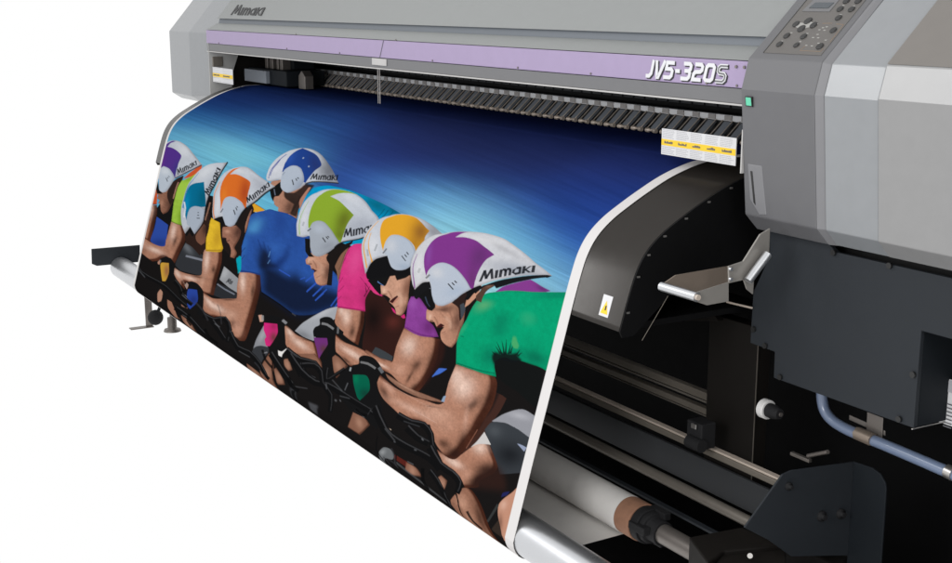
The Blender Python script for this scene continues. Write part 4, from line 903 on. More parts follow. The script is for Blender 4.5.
('G',(215,217,222),0.5,0,0,[1680,1139,1770,1155,1677,1178]),
('P',(140,170,50),1,0,1,[1385,1718,1367,1580,1367,1423,1394,1271,1440,1171,1518,1099,1628,1066,1742,1071,1656,1086,1582,1122,1508,1186,1589,1205,1657,1257,1757,1334,1719,1467,1708,1604,1698,1744,1680,1759,1644,1687,1580,1595,1505,1538,1453,1548,1411,1600,1397,1694]),
('G',(100,110,35),0.9,0,0,[1678,1438,1757,1439,1663,1632]),
('G',(85,90,35),0.6,0,0,[1677,1636,1733,1608,1693,1727]),
('P',(165,172,182),1,0,1,[1443,1953,1412,1833,1395,1739,1409,1601,1453,1548,1511,1538,1587,1600,1644,1687,1685,1765,1635,1888,1576,1966,1516,2003,1473,2000]),
('E',(0,0,0),0.28,2.5,1,[]),
('G',(190,200,215),0.5,0,0,[1477,1659,1532,1629,1490,1737]),
('G',(130,135,145),0.5,0,0,[1595,1864,1662,1787,1620,1913]),
('P',(150,190,60),0.9,0,0,[1324,1864,1312,1805,1301,1723,1296,1640,1298,1549,1315,1437,1332,1346,1329,1345,1311,1436,1293,1549,1290,1642,1294,1726,1305,1809,1315,1870]),
('P',(24,24,25),0.85,0,0,[1523,1787,1561,1837,1569,1824,1531,1774]),
('P',(24,24,25),0.85,0,0,[1553,1749,1576,1778,1584,1765,1561,1736]),
('P',(24,24,25),0.85,0,0,[1566,1731,1583,1745,1589,1731,1573,1716]),
('G',(200,200,180),0.9,0,0,[1494,1376,1503,1372,1497,1389]),
('G',(200,200,180),0.9,0,0,[1617,1476,1625,1472,1619,1488]),
('P',(90,95,98),0.9,0,0,[1388,1776,1413,1706,1401,1699,1376,1768]),
('P',(160,165,172),0.7,0,0,[1337,1714,1341,1633,1325,1635,1321,1716]),
('P',(28,28,30),0.95,0,0,[1659,1860,1677,1815,1702,1763,1729,1725,1761,1689,1801,1649,1843,1610,1885,1569,1915,1539,1909,1526,1878,1556,1837,1596,1795,1635,1754,1675,1721,1712,1693,1753,1667,1807,1649,1852]),
('P',(30,32,38),0.95,0,0,[1727,1634,1729,1515,1714,1527,1712,1646]),
('P',(30,32,38),0.95,0,0,[1727,1516,1755,1595,1741,1607,1713,1528]),
('P',(30,32,38),0.95,0,0,[1754,1595,1763,1487,1749,1499,1739,1607]),
('P',(30,32,38),0.95,0,0,[1762,1488,1791,1582,1776,1594,1747,1500]),
('P',(30,32,38),0.95,0,0,[1810,1567,1797,1489,1781,1502,1794,1580]),
('P',(30,32,38),0.95,0,0,[1832,1549,1821,1473,1804,1486,1815,1562]),
('P',(30,32,38),0.95,0,0,[1821,1496,1833,1466,1819,1477,1807,1507]),
('P',(30,32,38),0.95,0,0,[1819,1468,1835,1462,1840,1477,1825,1483]),
('P',(30,32,38),0.95,0,0,[1841,1462,1850,1486,1836,1497,1827,1473]),
('P',(30,32,38),0.95,0,0,[1848,1479,1856,1529,1843,1540,1834,1490]),
('P',(30,32,38),0.95,0,0,[1847,1482,1855,1448,1841,1459,1833,1493]),
('P',(30,32,38),0.95,0,0,[1842,1451,1859,1444,1864,1458,1847,1465]),
('P',(30,32,38),0.95,0,0,[1864,1444,1873,1467,1860,1478,1850,1454]),
('P',(30,32,38),0.95,0,0,[1872,1460,1880,1510,1866,1521,1858,1471]),
('P',(30,32,38),0.95,0,0,[1919,1461,1896,1483,1901,1497,1924,1475]),
('P',(30,32,38),0.95,0,0,[1910,1483,1890,1473,1876,1484,1896,1494]),
('P',(30,32,38),0.95,0,0,[1893,1478,1890,1441,1876,1452,1879,1489]),
('P',(30,32,38),0.95,0,0,[1889,1448,1904,1416,1890,1426,1875,1459]),
('P',(30,32,38),0.95,0,0,[1891,1419,1911,1402,1916,1417,1896,1433]),
('P',(30,32,38),0.95,0,0,[1919,1397,1932,1470,1917,1481,1904,1408]),
('P',(30,32,38),0.95,0,0,[1952,1455,1940,1376,1923,1389,1935,1468]),
('P',(30,32,38),0.95,0,0,[1973,1355,1952,1415,1937,1426,1958,1366]),
('P',(30,32,38),0.95,0,0,[1951,1410,1985,1428,1970,1440,1936,1421]),
('P',(30,32,38),0.95,0,0,[2002,1417,1990,1338,1973,1351,1985,1430]),
('P',(0,150,190),1,0,1,[1821,1629,1915,1550,1909,1614,1838,1660]),
('P',(176,126,103),1,0,1,[1844,2807,1946,2842,2069,2823,2221,2816,2346,2798,2445,2775,2498,2901,2371,2917,2229,2979,2093,3071,2045,3089,1931,3028,1889,3010]),
('E',(0,0,0),0.97,3.2,3.5,[]),
('E',(0,0,0),0.5,1.3,0,[]),
('G',(48,28,22),0.75,0,0,[1998,3044,2060,3061,1990,3069]),
('G',(48,28,22),0.75,0,0,[2270,2801,2339,2788,2269,2813]),
('G',(236,206,190),0.8,0,0,[2038,2922,2159,2931,2029,2960]),
('N',(0,0,0),0.06,1,0,[]),
('P',(228,192,175),0.3,0,0,[1900,2876,1929,2897,1932,2891,1903,2870]),
('P',(228,192,175),0.3,0,0,[1926,2880,1955,2900,1958,2894,1929,2874]),
('P',(228,192,175),0.3,0,0,[1952,2885,1981,2903,1984,2897,1955,2879]),
('P',(228,192,175),0.3,0,0,[1978,2889,2007,2906,2010,2900,1981,2883]),
('P',(228,192,175),0.3,0,0,[2005,2893,2033,2908,2036,2902,2007,2887]),
('P',(228,192,175),0.3,0,0,[2031,2897,2059,2911,2062,2905,2034,2891]),
('P',(228,192,175),0.3,0,0,[2057,2901,2085,2914,2088,2908,2060,2895]),
('P',(228,192,175),0.3,0,0,[2084,2906,2112,2916,2114,2910,2086,2899]),
('P',(228,192,175),0.3,0,0,[2110,2910,2138,2919,2140,2913,2113,2904]),
('P',(228,192,175),0.3,0,0,[2137,2914,2164,2922,2166,2916,2139,2908]),
('P',(62,66,70),1,0,1,[2216,2807,2238,2725,2307,2719,2418,2727,2422,2776,2312,2807]),
('P',(176,126,103),1,0,1,[2458,2394,2522,2402,2623,2392,2721,2368,2819,2346,2836,2533,2803,2733,2723,2957,2633,2968,2539,2954,2439,2914,2349,2919,2258,2856,2151,2834,2157,2799,2312,2807,2408,2800,2428,2773,2427,2618]),
('E',(0,0,0),0.97,4.6,5.7,[]),
('E',(0,0,0),0.5,1.3,0,[]),
('G',(48,28,22),0.75,0,0,[2656,2689,2688,2605,2694,2700]),
('G',(48,28,22),0.75,0,0,[2792,2570,2840,2566,2767,2780]),
('G',(48,28,22),0.75,0,0,[2687,2914,2729,2834,2712,2927]),
('G',(48,28,22),0.75,0,0,[2618,2840,2634,2841,2598,2928]),
('G',(236,206,190),0.8,0,0,[2542,2552,2613,2527,2547,2649]),
('G',(200,152,130),0.8,0,0,[2509,2819,2567,2784,2523,2883]),
('G',(236,206,190),0.8,0,0,[2326,2873,2395,2867,2323,2891]),
('G',(190,140,118),0.8,0,0,[2657,2545,2704,2529,2661,2627]),
('N',(0,0,0),0.06,1,0,[]),
('P',(48,28,25),0.9,3,1,[2793,2345,2877,2372,2885,2520,2809,2758,2728,2949,2760,2772,2813,2545]),
('P',(138,66,150),1,0,1,[2451,2004,2486,1991,2550,1992,2598,2041,2650,2102,2655,2213,2718,2238,2797,2329,2722,2370,2627,2406,2538,2411,2461,2398,2449,2233,2438,2121]),
('E',(0,0,0),0.35,4,1,[]),
('N',(0,0,0),0.05,0,0,[]),
('G',(100,40,105),0.8,0,0,[2686,2268,2756,2233,2703,2345]),
('G',(165,95,180),0.5,0,0,[2481,2085,2516,2074,2485,2168]),
('P',(95,35,100),0.6,0,0,[2467,2392,2507,2396,2559,2398,2603,2397,2648,2391,2702,2373,2744,2357,2743,2347,2701,2363,2648,2380,2604,2386,2561,2387,2510,2384,2470,2381]),
('P',(200,152,128),1,0,1,[2139,2006,2205,1834,2264,1881,2375,1812,2379,1721,2404,1769,2410,1914,2433,2065,2431,2198,2404,2289,2355,2301,2330,2240,2293,2212,2262,2196,2268,2153,2215,2137,2175,2152,2157,2073]),
('E',(0,0,0),0.6,2.4,1.2,[]),
('N',(0,0,0),0.06,1,0,[]),
('G',(120,80,64),0.85,0,0,[2391,1953,2437,1940,2396,2067]),
('G',(228,185,162),0.5,0,0,[2195,2068,2224,2053,2203,2110]),
('G',(90,58,48),0.6,0,0,[2415,2192,2450,2189,2408,2265]),
('P',(60,26,28),1,0,1,[2263,2191,2320,2071,2335,2078,2296,2198]),
('P',(190,120,105),0.7,0,0,[2300,2213,2353,2084,2343,2079,2290,2209]),
('P',(24,24,25),1,0,1,[2021,2038,2064,1937,2104,1823,2232,1715,2370,1725,2398,1801,2362,1871,2286,1930,2244,1876,2219,1904,2190,2010,2149,2024,2170,2165,2114,2131,2063,2078]),
('P',(100,135,190),0.9,0,0,[2111,2003,2174,2020,2177,2010,2114,1992]),
('P',(196,201,210),1,0,1,[1985,1980,1941,1888,1906,1763,1891,1611,1913,1457,1971,1320,2037,1226,2130,1159,2242,1124,2351,1123,2469,1152,2609,1209,2494,1314,2420,1432,2384,1551,2380,1687,2341,1772,2277,1825,2221,1825,2190,1792,2147,1675,2039,1806,1997,1945]),
('E',(0,0,0),0.42,3.5,1.5,[]),
('N',(0,0,0),0.03,0,0,[]),
('G',(135,136,142),0.85,0,0,[2522,1216,2643,1261,2493,1310]),
('G',(228,228,232),0.6,0,0,[1991,1610,2048,1596,1998,1777]),
('P',(226,164,44),1,0,1,[2098,1629,2044,1491,2022,1376,2035,1276,2081,1206,2153,1155,2244,1130,2331,1138,2473,1220,2448,1303,2446,1377,2399,1504,2361,1442,2290,1398,2203,1389,2136,1419,2102,1495,2096,1576]),
('G',(140,92,42),0.9,0,0,[2397,1264,2502,1246,2408,1435]),
('G',(150,100,40),0.5,0,0,[2361,1442,2418,1418,2378,1524]),
('P',(180,190,204),1,0,1,[2105,1621,2102,1495,2136,1422,2203,1388,2290,1398,2355,1445,2394,1510,2381,1597,2377,1703,2331,1781,2272,1828,2218,1826,2188,1778,2151,1673,2121,1657]),
('E',(0,0,0),0.28,2.5,1,[]),
('G',(215,215,218),0.5,0,0,[2158,1532,2215,1506,2175,1616]),
('G',(155,170,190),0.6,0,0,[2323,1743,2391,1711,2334,1798]),
('P',(24,24,25),0.85,0,0,[2273,1605,2322,1655,2329,1644,2280,1594]),
('P',(24,24,25),0.85,0,0,[2298,1576,2322,1598,2329,1587,2305,1565]),
('P',(24,24,25),0.85,0,0,[2310,1544,2334,1563,2340,1552,2316,1532]),
('P',(232,165,45),0.9,0,0,[1991,1923,1969,1867,1944,1791,1924,1714,1912,1634,1915,1551,1930,1468,1963,1375,1994,1304,1990,1301,1958,1372,1923,1465,1907,1551,1903,1636,1914,1720,1933,1798,1958,1876,1979,1933]),
('P',(232,165,45),0.85,0,0,[2030,1847,2009,1794,1983,1723,1964,1652,1951,1583,1950,1515,1953,1464,1948,1464,1943,1515,1943,1585,1954,1658,1972,1731,1996,1804,2016,1859]),
('P',(160,165,170),0.8,0,0,[1980,1788,1960,1688,1944,1697,1965,1797]),
('P',(160,165,170),0.8,0,0,[2029,1674,2037,1568,2021,1569,2013,1674]),
('P',(110,110,115),0.9,0,0,[2107,1666,2131,1580,2118,1576,2094,1661]),
('G',(205,185,180),0.8,0,0,[2203,1256,2210,1252,2205,1265]),
('G',(205,185,180),0.8,0,0,[2344,1315,2352,1312,2346,1325]),
('G',(205,185,180),0.8,0,0,[2240,1450,2248,1446,2242,1459]),
('G',(205,185,180),0.8,0,0,[2215,1539,2223,1536,2217,1549]),
('P',(22,22,24),1,0,1,[1994,1975,2013,1866,2068,1768,2146,1672,2174,1754,2207,1814,2253,1831,2342,1776,2384,1685,2402,1825,2243,1903,2017,2021]),
('P',(132,60,140),1,0,1,[3229,1608,3282,1539,3358,1484,3526,1386,3579,1391,3662,1410,3756,1422,3676,1462,3442,1558,3265,1625]),
('G',(85,45,95),0.7,0,0,[3667,1427,3739,1435,3662,1452]),
('P',(66,42,36),1,0,1,[3434,2580,3526,2574,3586,2584,3559,2699,3497,2872,3440,3071,3379,3209,3310,3315,3272,3245,3362,2930]),
('P',(24,24,25),0.7,2,1,[3467,2758,3505,2545,3452,2493,3458,2568,3455,2660,3419,2887,3338,3101,3371,2965]),
('P',(150,151,158),1,0,1,[3500,2834,3604,2715,3765,2606,3931,2610,3977,2773,3899,2816,3761,2790,3638,2788,3520,2831]),
('G',(195,195,202),0.5,0,0,[3755,2667,3867,2644,3754,2698]),
('P',(58,62,67),1,0,1,[3451,2948,3503,2843,3626,2794,3760,2784,3902,2802,3971,2800,3990,3110,3703,3285,3666,3226,3533,3060]),
('G',(30,32,36),0.9,0,0,[3753,3058,3911,2978,3786,3178]),
('G',(85,90,95),0.6,0,0,[3548,2910,3621,2898,3541,2974]),
('P',(150,160,185),1,0,1,[3799,2911,3834,2902,3903,2901,3888,2946]),
('P',(208,204,202),1,0,1,[3454,2970,3547,3062,3445,3146,3361,3193,3407,3103]),
('P',(176,126,103),1,0,1,[3015,3405,3115,3415,3210,3410,3273,3333,3362,3196,3421,3130,3532,3069,3666,3226,3650,3295,3525,3453,3527,3516,3396,3601,3368,3572,3264,3517,3125,3510,3049,3477]),
('E',(0,0,0),0.97,4.1,5.0,[]),
('E',(0,0,0),0.5,1.3,0,[]),
('G',(48,28,22),0.75,0,0,[3586,3315,3735,3285,3577,3392]),
('G',(48,28,22),0.75,0,0,[3482,3504,3567,3454,3497,3560]),
('G',(48,28,22),0.75,0,0,[3525,3453,3597,3411,3542,3520]),
('G',(236,206,190),0.8,0,0,[3229,3432,3323,3428,3219,3473]),
('G',(236,206,190),0.8,0,0,[3446,3149,3520,3135,3439,3213]),
('G',(190,142,120),0.8,0,0,[3378,3475,3426,3446,3389,3520]),
('N',(0,0,0),0.06,1,0,[]),
('P',(50,32,28),0.85,6,1,[3486,3359,3568,3248,3665,3223,3758,3283,3803,3396,3516,3528,3419,3581]),
('P',(150,106,86),1,0,1,[3285,3823,3316,3724,3384,3609,3460,3581,3574,3642,3712,3788,3782,3885,3824,3934,3659,3961,3373,3950,3326,3929]),
('E',(0,0,0),0.97,4.1,5.0,[]),
('E',(0,0,0),0.5,1.3,0,[]),
('G',(48,28,22),0.75,0,0,[3609,3774,3649,3739,3693,3895]),
('G',(200,152,128),0.8,0,0,[3405,3746,3444,3700,3459,3795]),
('G',(190,142,118),0.8,0,0,[3488,3850,3527,3804,3535,3891]),
('N',(0,0,0),0.06,1,0,[]),
('P',(196,144,120),1,0,1,[3906,3306,3869,3375,3799,3479,3767,3557,3782,3649,3836,3742,3894,3845,3940,3830,3972,3541]),
('G',(225,185,165),0.6,0,0,[3813,3530,3846,3523,3808,3581]),
('G',(90,58,48),0.6,0,0,[3824,3699,3849,3685,3845,3774]),
('P',(36,40,90),1,0,1,[3771,3479,3779,3431,3842,3380,3826,3424]),
('P',(60,62,62),0.8,0,1,[3687,3768,3749,3554,3770,3568,3706,3772]),
('P',(58,48,42),0.8,0,1,[3750,3818,3800,3688,3839,3753,3881,3827,3796,3828]),
('P',(176,126,103),1,0,1,[3024,2506,3184,2486,3421,2453,3458,2490,3473,2586,3467,2706,3410,2905,3380,3052,3323,3202,3274,3336,3223,3406,3131,3422,3023,3367,2965,3294,2919,3212,2845,3243,2675,3317,2574,3282,2433,3238,2368,3177,2332,3097,2320,2977,2384,3003,2548,3038,2678,3029,2801,2990,2928,2964,2985,2924,2995,2829,2997,2698]),
('E',(0,0,0),0.97,6.0,7.8,[]),
('E',(0,0,0),0.5,1.3,0,[]),
('G',(48,28,22),0.75,0,0,[3276,2778,3333,2687,3309,2796]),
('G',(48,28,22),0.75,0,0,[3416,2667,3477,2661,3392,2848]),
('G',(48,28,22),0.75,0,0,[3383,2958,3455,2957,3344,3130]),
('G',(48,28,22),0.75,0,0,[3206,3337,3318,3221,3240,3379]),
('G',(48,28,22),0.75,0,0,[2417,3160,2443,3121,2473,3211]),
('G',(48,28,22),0.75,0,0,[3261,3172,3309,3162,3248,3291]),
('G',(48,28,22),0.75,0,0,[3091,3312,3161,3310,3077,3367]),
('G',(48,28,22),0.75,0,0,[2911,3008,3007,2962,2913,3021]),
('G',(236,206,190),0.8,0,0,[3149,2671,3258,2655,3138,2791]),
('G',(236,206,190),0.8,0,0,[3061,2609,3120,2578,3079,2681]),
('G',(205,160,138),0.8,0,0,[2964,3060,3121,3015,2962,3155]),
('G',(210,168,148),0.8,0,0,[2707,3161,2919,3137,2700,3204]),
('G',(200,155,135),0.8,0,0,[2452,3078,2519,3113,2435,3112]),
('G',(200,155,135),0.8,0,0,[3244,2942,3270,2931,3255,3054]),
('G',(190,142,120),0.8,0,0,[3075,3132,3181,3070,3092,3203]),
('N',(0,0,0),0.06,1,0,[]),
('G',(45,28,26),0.7,0,0,[3223,3353,3295,3310,3235,3399]),
('P',(150,100,82),0.6,0,0,[3379,2984,3366,3037,3349,3106,3329,3176,3312,3232,3321,3232,3337,3177,3357,3106,3375,3037,3387,2984]),
('P',(232,198,182),0.3,0,0,[2387,3046,2424,3060,2426,3055,2389,3040]),
('P',(232,198,182),0.3,0,0,[2418,3046,2455,3058,2457,3052,2421,3040]),
('P',(232,198,182),0.3,0,0,[2450,3047,2486,3056,2488,3050,2452,3041]),
('P',(232,198,182),0.3,0,0,[2481,3047,2517,3054,2519,3048,2483,3041]),
('P',(232,198,182),0.3,0,0,[2513,3047,2548,3051,2550,3046,2515,3042]),
('P',(232,198,182),0.3,0,0,[2545,3048,2579,3049,2581,3043,2546,3042]),
('P',(232,198,182),0.3,0,0,[2576,3048,2610,3047,2612,3041,2578,3042]),
('P',(232,198,182),0.3,0,0,[2608,3049,2642,3045,2642,3039,2609,3043]),
('P',(232,198,182),0.3,0,0,[2640,3049,2673,3043,2674,3037,2641,3043]),
('P',(232,198,182),0.3,0,0,[2672,3049,2704,3041,2705,3035,2672,3044]),
('P',(232,198,182),0.3,0,0,[2704,3050,2736,3038,2736,3033,2704,3044]),
('P',(232,198,182),0.3,0,0,[2736,3050,2767,3036,2767,3031,2735,3044]),
('P',(232,198,182),0.3,0,0,[2768,3050,2799,3034,2798,3029,2767,3045]),
('P',(232,198,182),0.3,0,0,[2800,3050,2830,3032,2829,3027,2799,3045]),
('P',(232,198,182),0.3,0,0,[2832,3051,2862,3030,2860,3025,2831,3046]),
('P',(232,198,182),0.3,0,0,[2864,3051,2894,3028,2892,3023,2862,3046]),
('P',(232,198,182),0.28,0,0,[2704,3166,2744,3167,2745,3161,2705,3160]),
('P',(232,198,182),0.28,0,0,[2725,3166,2765,3166,2766,3160,2726,3160]),
('P',(232,198,182),0.28,0,0,[2746,3165,2786,3166,2787,3160,2747,3160]),
('P',(232,198,182),0.28,0,0,[2767,3165,2807,3165,2809,3160,2769,3159]),
('P',(232,198,182),0.28,0,0,[2788,3164,2828,3165,2830,3159,2790,3159]),
('P',(232,198,182),0.28,0,0,[2810,3164,2850,3164,2851,3159,2811,3158]),
('P',(232,198,182),0.28,0,0,[2831,3163,2871,3164,2872,3158,2832,3158]),
('P',(232,198,182),0.28,0,0,[2852,3163,2892,3163,2894,3158,2854,3157]),
('P',(232,198,182),0.28,0,0,[2873,3162,2914,3163,2915,3157,2875,3157]),
('P',(232,198,182),0.28,0,0,[2895,3162,2935,3162,2936,3157,2896,3156]),
('P',(232,198,182),0.28,0,0,[2916,3161,2956,3162,2958,3156,2917,3156]),
('P',(232,198,182),0.28,0,0,[2937,3161,2978,3161,2979,3156,2939,3155]),
('P',(140,102,84),1,0,1,[2384,2933,2537,2948,2668,2947,2846,2919,2975,2900,3004,2911,2858,2968,2759,2999,2553,3018,2427,2981]),
('E',(0,0,0),0.97,1.7,1.3,[]),
('E',(0,0,0),0.5,1.3,0,[]),
('G',(190,145,122),0.8,0,0,[2606,2963,2710,2961,2603,2978]),
('N',(0,0,0),0.06,1,0,[]),
('P',(60,105,195),1,0,1,[2827,2722,2862,2644,2875,2616,2948,2591,2892,2663]),
('P',(70,110,200),1,0,1,[2827,2730,2859,2645,2884,2612,2950,2585,2894,2654]),
('P',(140,160,185),1,0,1,[2970,2910,2982,2848,3004,2829,3001,2899]),
('P',(22,24,24),1,1,1,[3332,2286,3409,2173,3615,2148,3737,2185,3850,2175,3976,2575,3679,2486,3567,2474,3451,2439,3394,2374]),
('P',(0,158,112),1,0,1,[2979,2291,2987,2150,3017,2000,3052,1875,3100,1747,3158,1663,3235,1610,3326,1560,3457,1517,3578,1486,3939,1375,3927,1713,3951,2193,3839,2177,3735,2190,3643,2197,3545,2227,3467,2236,3393,2308,3393,2360,3435,2445,3302,2472,3173,2486,3023,2504]),
('E',(0,0,0),0.35,4,1,[]),
('N',(0,0,0),0.05,0,0,[]),
('G',(90,170,115),0.85,0,0,[3146,1835,3217,1774,3173,1874]),
('G',(45,168,120),0.75,0,0,[3602,1783,3686,1751,3623,1864]),
('G',(0,112,85),0.6,0,0,[3352,1935,3437,1915,3359,2048]),
('G',(0,115,88),0.6,0,0,[3814,1443,4006,1381,3823,1477]),
('G',(0,100,78),0.6,0,0,[3322,2288,3419,2280,3310,2405]),
('G',(8,90,70),0.7,0,0,[3764,2097,3907,2113,3736,2194]),
('G',(0,110,84),0.5,0,0,[3572,2177,3679,2131,3596,2268]),
('G',(60,172,120),0.5,0,0,[3008,2127,3031,2130,2981,2234]),
('P',(20,24,26),0.97,2,1,[3344,2280,3362,2220,3420,2214,3452,2186,3515,2172,3572,2135,3600,2167,3638,2183,3636,2228,3546,2292,3430,2358,3371,2333]),
('P',(18,30,30),0.9,0,0,[3450,2216,3352,2107,3350,2108,3434,2230]),
('P',(18,30,30),0.9,0,0,[3469,2210,3402,2066,3400,2067,3451,2220]),
('P',(18,30,30),0.9,0,0,[3480,2201,3443,2029,3440,2030,3461,2208]),
('P',(18,30,30),0.9,0,0,[3508,2183,3495,2039,3493,2040,3489,2187]),
('P',(18,30,30),0.9,0,0,[3587,2158,3598,2080,3596,2079,3568,2157]),
('P',(18,30,30),0.9,0,0,[3428,2211,3354,2158,3352,2160,3414,2228]),
('P',(18,30,30),0.9,0,0,[3601,2167,3625,2107,3623,2106,3584,2160]),
('P',(18,30,30),0.9,0,0,[3382,2243,3333,2232,3332,2235,3372,2262]),
('P',(18,30,30),0.9,0,0,[3525,2170,3521,2061,3518,2061,3505,2173]),
('P',(75,168,105),0.9,1,1,[3498,1980,3531,1979,3575,2038,3572,2084,3534,2093,3504,2055]),
('P',(0,80,60),0.7,0,0,[3033,2496,3091,2488,3167,2478,3239,2466,3307,2453,3369,2437,3413,2425,3413,2416,3368,2429,3307,2444,3239,2457,3168,2469,3092,2479,3034,2486]),
('P',(0,90,65),0.7,0,0,[3002,2225,3032,2218,3032,2207,3001,2215]),
('P',(22,24,24),1,1,1,[3403,2331,3436,2277,3537,2258,3642,2200,3737,2185,3811,2179,3865,2279,3642,2351,3473,2422,3433,2435]),
('P',(190,140,116),1,0,1,[2627,2084,2687,1984,2785,1962,2886,1899,2977,1907,2996,2035,2982,2178,2976,2291,2944,2375,2892,2377,2833,2348,2805,2279,2828,2200,2758,2243,2724,2195,2674,2215,2640,2203]),
('E',(0,0,0),0.6,2.4,1.2,[]),
('N',(0,0,0),0.06,1,0,[]),
('G',(90,60,50),0.85,0,0,[2936,2063,2996,2048,2946,2234]),
('G',(225,180,158),0.6,0,0,[2667,2150,2697,2135,2676,2194]),
('G',(80,52,44),0.8,0,0,[2791,1992,2896,1943,2798,2022]),
('G',(150,108,90),0.3,0,0,[2871,2287,2906,2270,2883,2337]),
('P',(58,26,28),1,0,1,[2751,2242,2783,2184,2828,2183,2793,2228]),
('P',(200,130,115),0.7,0,0,[2757,2234,2784,2182,2775,2177,2748,2229]),
('P',(45,32,30),1,0,1,[2841,1927,2908,1827,2986,1697,3023,1655,3001,1787,2972,1882,2983,1959,2959,2052,2916,1948]),
('P',(200,148,122),1,0,1,[2974,1922,2975,1839,3022,1710,3082,1578,3069,1745,3010,1879]),
('P',(70,76,84),0.9,0,1,[2922,1918,2954,1890,2983,1932,2971,2020]),
('P',(84,62,52),1,0,1,[3053,1763,3083,1670,3092,1598,3191,1533,3213,1545,3150,1629,3123,1734,3117,1817,3064,1813]),
('G',(140,100,80),0.6,0,0,[3151,1576,3180,1550,3160,1589]),
('P',(24,24,25),1,0,1,[2450,1968,2512,1872,2594,1809,2631,1925,2697,1996,2676,2077,2635,2080,2579,2010,2534,1978]),
('P',(150,155,165),0.7,0,0,[2584,1890,2612,1884,2611,1868,2583,1873]),
('P',(70,85,110),0.6,0,0,[2578,1967,2644,2036,2650,2027,2585,1958]),
('P',(204,205,210),1,0,1,[2473,1947,2432,1900,2391,1772,2378,1615,2395,1488,2445,1361,2521,1258,2628,1186,2738,1137,2863,1098,2979,1072,3102,1065,3185,1072,3267,1099,3396,1145,3527,1194,3642,1240,3728,1279,3633,1302,3492,1353,3343,1424,3197,1504,3089,1586,3024,1652,2947,1766,2889,1849,2842,1924,2775,1968,2702,1982,2649,1942,2612,1859,2590,1811,2523,1857]),
('E',(0,0,0),0.38,4,1,[]),
('N',(0,0,0),0.03,0,0,[]),
('G',(150,156,168),0.75,0,0,[3380,1333,3697,1285,3386,1408]),
('G',(160,160,165),0.5,0,0,[3182,1162,3420,1207,3178,1187]),
('G',(226,226,228),0.7,0,0,[2460,1667,2495,1655,2482,1846]),
('G',(220,220,222),0.6,0,0,[3012,1139,3167,1132,3014,1173]),
('P',(128,56,138),1,0,1,[2544,1753,2503,1618,2483,1495,2508,1368,2560,1267,2631,1197,2705,1153,2830,1112,2777,1144,2723,1196,2810,1172,2921,1170,3032,1207,3128,1255,3063,1338,3026,1447,3012,1548,3013,1680,2988,1690,2925,1610,2833,1537,2737,1505,2653,1518,2590,1573,2555,1656]),
('G',(98,50,108),0.8,0,0,[2996,1322,3104,1325,2981,1495]),
('G',(98,52,100),0.6,0,0,[2978,1562,3024,1543,3003,1674]),
('G',(140,80,165),0.6,0,0,[2520,1480,2550,1470,2540,1630]),
('P',(184,193,207),1,0,1,[2569,1756,2564,1642,2604,1560,2664,1513,2750,1507,2847,1545,2928,1609,2989,1694,2936,1774,2872,1885,2809,1948,2752,1979,2689,1981,2640,1932,2609,1846,2585,1792]),
('E',(0,0,0),0.28,2.5,1,[]),
('G',(215,215,218),0.6,0,0,[2631,1649,2700,1620,2648,1728]),
('G',(165,180,200),0.6,0,0,[2852,1794,2941,1713,2885,1845]),
('P',(24,24,25),0.88,0,0,[2759,1748,2821,1800,2831,1787,2769,1734]),
('P',(24,24,25),0.88,0,0,[2793,1712,2823,1737,2832,1723,2803,1698]),
('P',(24,24,25),0.88,0,0,[2814,1674,2840,1692,2849,1678,2823,1660]),
('G',(80,80,86),0.8,0,0,[2729,1579,2737,1576,2731,1588]),
('G',(80,80,86),0.8,0,0,[2691,1683,2699,1680,2693,1692]),
('G',(225,215,222),0.95,0,0,[2700,1350,2711,1345,2702,1361]),
('G',(225,215,222),0.95,0,0,[2886,1415,2898,1411,2889,1427]),
('P',(136,60,146),0.9,0,0,[2471,1927,2449,1873,2424,1800,2411,1725,2405,1648,2411,1573,2418,1517,2414,1516,2405,1573,2398,1649,2403,1727,2415,1805,2439,1880,2460,1935]),
('P',(120,122,126),0.9,0,0,[2555,1791,2584,1717,2567,1710,2538,1784]),
('P',(175,178,180),0.7,0,0,[2476,1752,2483,1676,2460,1676,2453,1753]),
('P',(26,26,28),1,0,1,[2461,1979,2476,1931,2535,1851,2589,1809,2615,1872,2563,1925,2505,2012]),
('P',(26,27,30),1,0,1,[3729,1279,3680,1285,3609,1310,3493,1357,3344,1429,3199,1514,3072,1622,3006,1728,3046,1732,3088,1638,3127,1585,3194,1545,3227,1573,3369,1474,3548,1372,3669,1316,3688,1313]),
('P',(24,24,26),1,0,1,[2947,1764,3023,1650,3068,1605,3091,1612,3038,1715,2990,1844,2955,1859,2965,1786]),
('P',(30,32,38),0.95,0,0,[3072,1558,3092,1434,3067,1448,3046,1572]),
('P',(30,32,38),0.95,0,0,[3089,1435,3123,1511,3098,1526,3064,1449]),
('P',(30,32,38),0.95,0,0,[3119,1512,3151,1399,3126,1413,3094,1526]),
('P',(30,32,38),0.95,0,0,[3148,1399,3180,1491,3155,1506,3123,1413]),
('P',(30,32,38),0.95,0,0,[3213,1472,3205,1393,3176,1409,3185,1488]),
('P',(30,32,38),0.95,0,0,[3250,1451,3245,1373,3216,1388,3222,1466]),
('P',(30,32,38),0.95,0,0,[3241,1398,3266,1365,3242,1378,3217,1411]),
('P',(30,32,38),0.95,0,0,[3242,1367,3269,1358,3277,1378,3250,1387]),
('P',(30,32,38),0.95,0,0,[3278,1359,3290,1384,3266,1397,3254,1372]),
('P',(30,32,38),0.95,0,0,[3288,1375,3293,1426,3269,1439,3264,1387]),
('P',(30,32,38),0.95,0,0,[3285,1380,3304,1344,3280,1356,3261,1392]),
('P',(30,32,38),0.95,0,0,[3281,1346,3310,1337,3318,1356,3289,1366]),
